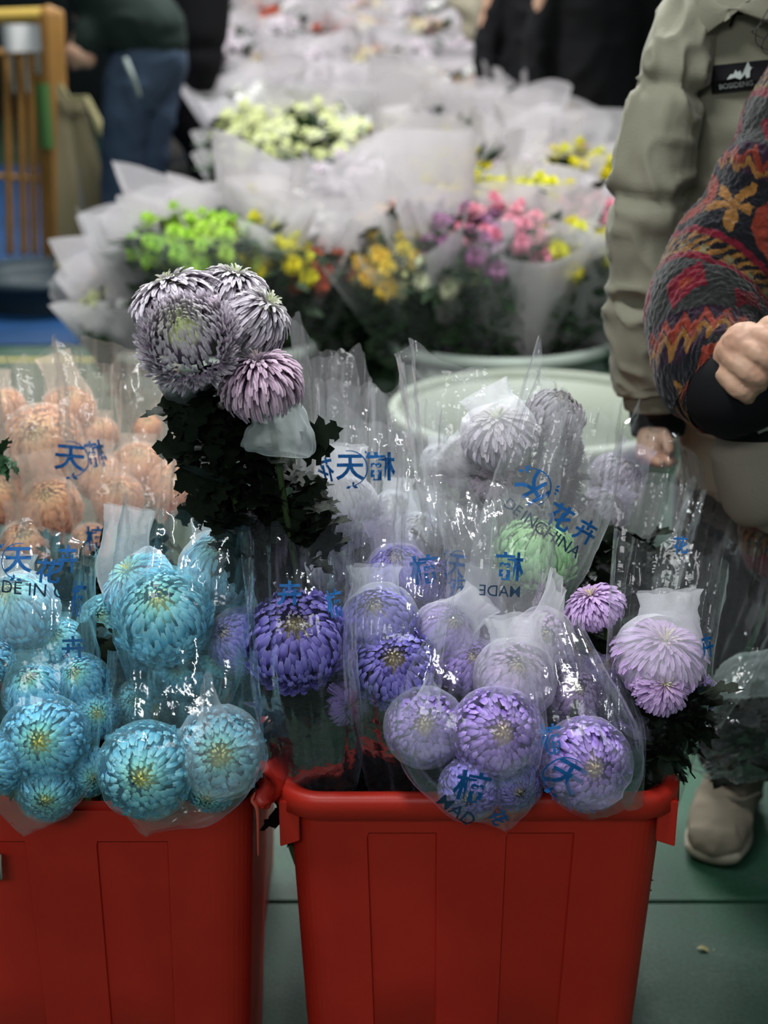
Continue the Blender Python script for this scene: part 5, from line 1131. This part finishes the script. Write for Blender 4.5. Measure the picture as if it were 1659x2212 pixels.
def stooper():
    t = thing('person', 'stooping person in dark green jacket and blue jeans, upper left', 'person', (P(300, 300, 6.4).x, 6.4, 0)); Y = 6.4
    def q(px, py, Yy, r): c = P(px, py, Yy); return c, r * mpp(c)
    def ch(pts, **k): a = [q(*p) for p in pts]; return capsule([x[0] for x in a], [x[1] for x in a], 16, 16)
    V, F, N = fuse([ch([(200, -40, Y, 60), (215, 60, Y, 50)]), ch([(180, -60, Y, 52), (185, -20, Y, 50)]), ch([(205, 20, Y, 32), (180, 90, Y - .1, 26), (170, 120, Y - .15, 24), (190, 130, Y - .15, 20)]), ch([(160, 118, Y - .15, 20), (148, 128, Y - .15, 10)]), ch([(160, 105, Y - .15, 14), (145, 108, Y - .15, 8)]), ch([(168, 135, Y - .15, 12), (160, 148, Y - .16, 8)])], .014, 3); wobj('body', V, F, M_skin, t)
    V, F, N = fuse([ch([(230, -20, Y, 90), (270, 30, Y, 95), (320, 70, Y, 85), (335, 95, Y, 70)]), ch([(220, 10, Y - .05, 42), (195, 70, Y - .1, 38), (185, 100, Y - .13, 30)]), ch([(300, 20, Y + .1, 60), (340, 80, Y, 50)])], .016, 4); wobj('jacket', crease(V, N, .012, 6), F, M_dgreen, t)
    V, F, N = fuse([ch([(330, 125, Y, 72), (290, 180, Y - .05, 66), (268, 270, Y - .05, 52), (262, 370, Y, 44), (262, 560, Y + .05, 36)]), ch([(340, 130, Y + .1, 66), (330, 220, Y + .1, 55), (320, 380, Y + .15, 40), (318, 560, Y + .2, 34)])], .016, 4); wobj('jeans', crease(V, N, .014, 7), F, M_jean, t)
    V, F = tube([P(272, 130, Y - .22), P(286, 165, Y - .26), P(300, 205, Y - .24)], .012, .010); wobj('belt_cord', V, F, mat('pale_cord', (.22, .26, .24), .8), t)
    for px, Yy in ((262, Y + .02), (318, Y + .17)):
        c = P(px, 600, Yy); V, F, N = fuse([loft([(c.x, Yy + .06, .045, .04, .045), (c.x, Yy - .05, .045, .046, .045), (c.x, Yy - .17, .03, .04, .03)], 12, 16, cap=1, ref=(0, 0, 1))], .01, 2); wobj('shoe', V, F, M_black, t)
    t2 = thing('person', 'black-trousered person striding behind the stooping one', 'person', (P(400, 300, 7.2).x, 7.2, 0)); Y = 7.2
    V, F, N = fuse([ch([(420, -60, Y, 60), (415, 120, Y, 70)]), ch([(415, 140, Y, 62), (385, 230, Y, 50), (430, 330, Y, 30), (440, 470, Y, 26)]), ch([(410, 150, Y, 60), (450, 230, Y + .1, 40), (500, 290, Y + .2, 26), (520, 400, Y + .3, 24)])], .016, 4); wobj('trousers', V, F, M_black, t2)
    V, F, N = fuse([ch([(415, -200, Y, 70), (415, -80, Y, 88), (415, 60, Y, 80)])], .016, 4); wobj('jacket', V, F, M_black, t2)
    V, F, N = fuse([ch([(415, -330, Y, 36), (415, -290, Y, 34)]), ch([(415, -290, Y, 24), (415, -190, Y, 26)])], .016, 4); wobj('body', V, F, M_skin, t2)
stooper()
def rack():
    M_b = mat('bamboo', (.30, .15, .035), .6, .3, vary=(8, .6, (.20, .10, .03))); M_y = mat('yellow_bamboo', (.45, .30, .05), .6)
    t = thing('bamboo_rack', 'bamboo rack with upright canes at the upper left', 'rack', (P(60, 400, 7.0).x, 7.0, 0)); Y = 7.0
    def pole(a, b, r, nm, m=M_b, Y2=None):
        V, F = tube([P(a[0], a[1], Y), P(*[(a[i] + b[i]) / 2 for i in (0, 1)], Y), P(b[0], b[1], Y2 or Y)], r, r, 14, 10); wobj(nm, V, F, m, t)
    pole((-120, 40), (110, 32), .035, 'top_rail', M_y); pole((-120, 118), (112, 112), .022, 'rail', M_b)
    for px in (22, 52, 75): pole((px - 8, 115), (px, 545), .020, 'cane')
    for px, w_ in ((118, .05), (98, .03), (135, .035)): pole((px - 12, 34), (px + 6, 560), w_, 'post')
    pole((-60, 115), (-60, 560), .03, 'post'); pole((-20, 380), (130, 390), .015, 'rail')
    pole((-110, 40), (-110, 560), .03, 'post')
    def hangp(label, x0, y0, x1, y1, col, nm='hanging_cloth', Yy=6.92):
        a, b = P(x0, y0, Yy), P(x1, y1, Yy); n = 12; xs = np.linspace(a.x, b.x, n); zs = np.linspace(a.z, b.z, n); V = []
        for sd in (0, 1):
            for z in zs:
                for x in xs: V.append((x, Yy - .02 * math.sin((x - a.x) * 40) - sd * .008, z))
        F = grid(n, n) + [tuple(i + n * n for i in reversed(f)) for f in grid(n, n)]
        o = wobj(nm, V, F, mat(nm, col, .8)); tag(o, label, 'cloth')
    hangp('white paper sheet hanging on the bamboo rack', 4, 52, 92, 112, (.55, .55, .54), 'paper_sheet')
    hangp('green cloth strip hanging from the bamboo rack', 76, 180, 118, 320, (.05, .14, .03))
    for i, (x, y, y2) in enumerate(((28, 130, 200), (58, 125, 200), (82, 118, 160))): hangp(('pale strip left on the bamboo rack', 'pale strip in the middle of the bamboo rack', 'short pale strip right on the bamboo rack')[i], x - 7, y - 14, x + 8, y2, (.40, .42, .36), 'pale_strip', 6.97)
    t = thing('cardboard_box', 'flattened cardboard box leaning beside the bamboo rack', 'box', P(200, 480, 6.7)); M_c = mat('cardboard', (.12, .10, .05), .85)
    M_ce = mat('cardboard_edge', (.30, .27, .13), .85)
    def plank(c4, nm, m, th=.02):
        V = [P(x, y, Yy) for x, y, Yy in c4]; V = [v[:] for v in V] + [(v + Vector((0, th, 0)))[:] for v in V]; wobj(nm, V, [(0, 1, 2, 3), (7, 6, 5, 4), (0, 4, 5, 1), (1, 5, 6, 2), (2, 6, 7, 3), (3, 7, 4, 0)], m, t, smooth=False)
    plank([(122, 185, 6.8), (150, 212, 6.8), (185, 540, 6.6), (125, 540, 6.6)], 'box_panel', M_c); plank([(152, 214, 6.8), (178, 214, 6.8), (265, 540, 6.55), (190, 540, 6.6)], 'box_panel', M_c)
    plank([(180, 208, 6.75), (192, 212, 6.75), (290, 400, 6.6), (270, 420, 6.6)], 'box_flap', M_ce); plank([(118, 184, 6.75), (132, 182, 6.75), (152, 212, 6.75), (142, 218, 6.75)], 'box_flap', M_ce); plank([(150, 208, 6.75), (188, 206, 6.75), (192, 216, 6.75), (152, 220, 6.75)], 'box_flap', M_ce)
rack()
def hung_bag():
    Y = 8.2; t = thing('tote_bag', 'beige rounded bag hanging over the far end of the bank', 'bag', P(1060, 60, Y))
    V, F, N = fuse([loft([q3(1060, -90, Y, 95, 40), q3(1062, -20, Y, 100, 50), q3(1058, 40, Y, 90, 48), q3(1040, 80, Y, 50, 30)], 20, 30, cap=1)], .02, 4); wobj('bag_body', crease(V, N, .02, 4), F, mat('tote_canvas', (.42, .38, .28), .85), t)
    V, F = tube([P(1000, -80, Y), P(1020, -200, Y), P(1100, -200, Y), P(1120, -80, Y)], .015, .015); wobj('bag_handle', V, F, mat('tote_strap', (.40, .36, .27), .85), t)
    simple_person('person in black holding the beige bag at the far end', P(1230, 100, 8.4).x, 8.4, 1.7, M_black, M_black)
hung_bag()
# small things on the floor
def fallen():
    c = P(1524, 2052, 1.6); d = (CH) / math.tan(R(20) + math.atan((2052 - 1106) / FPX)); x = P(1524, 2052, d).x
    t = thing('fallen_leaf', 'small yellowish leaf lying on the green floor near the right bin', 'leaf', (x, d, 0))
    V = [(-.014 + .028 * i / 6, .006 * math.sin(PI * i / 6) * s, .002 + .003 * math.sin(i)) for i in range(7) for s in (-1, 0, 1)]
    link('leaf_blade', mesh('leaf_blade', V, grid(7, 3)), mat('dry_leaf', (.30, .28, .12), .7), t)
    c = P(20, 655, 5.2); V, F, N = fuse([capsule([(c.x - .06, 6.35, .19), (c.x + .03, 6.33, .18)], [.03, .02])], .008, 2)
    o = wobj('scrap', V, F, mat('pale_scrap', (.50, .42, .30), .6)); tag(o, 'pale crumpled scrap lying at the rim of the dark basin', 'scrap')
    V, F = bevbox(P(578, 1850, 1.75).x - .012, P(578, 1850, 1.75).x - .008, 1.70, 1.72, 0, .44, .001)
fallen()
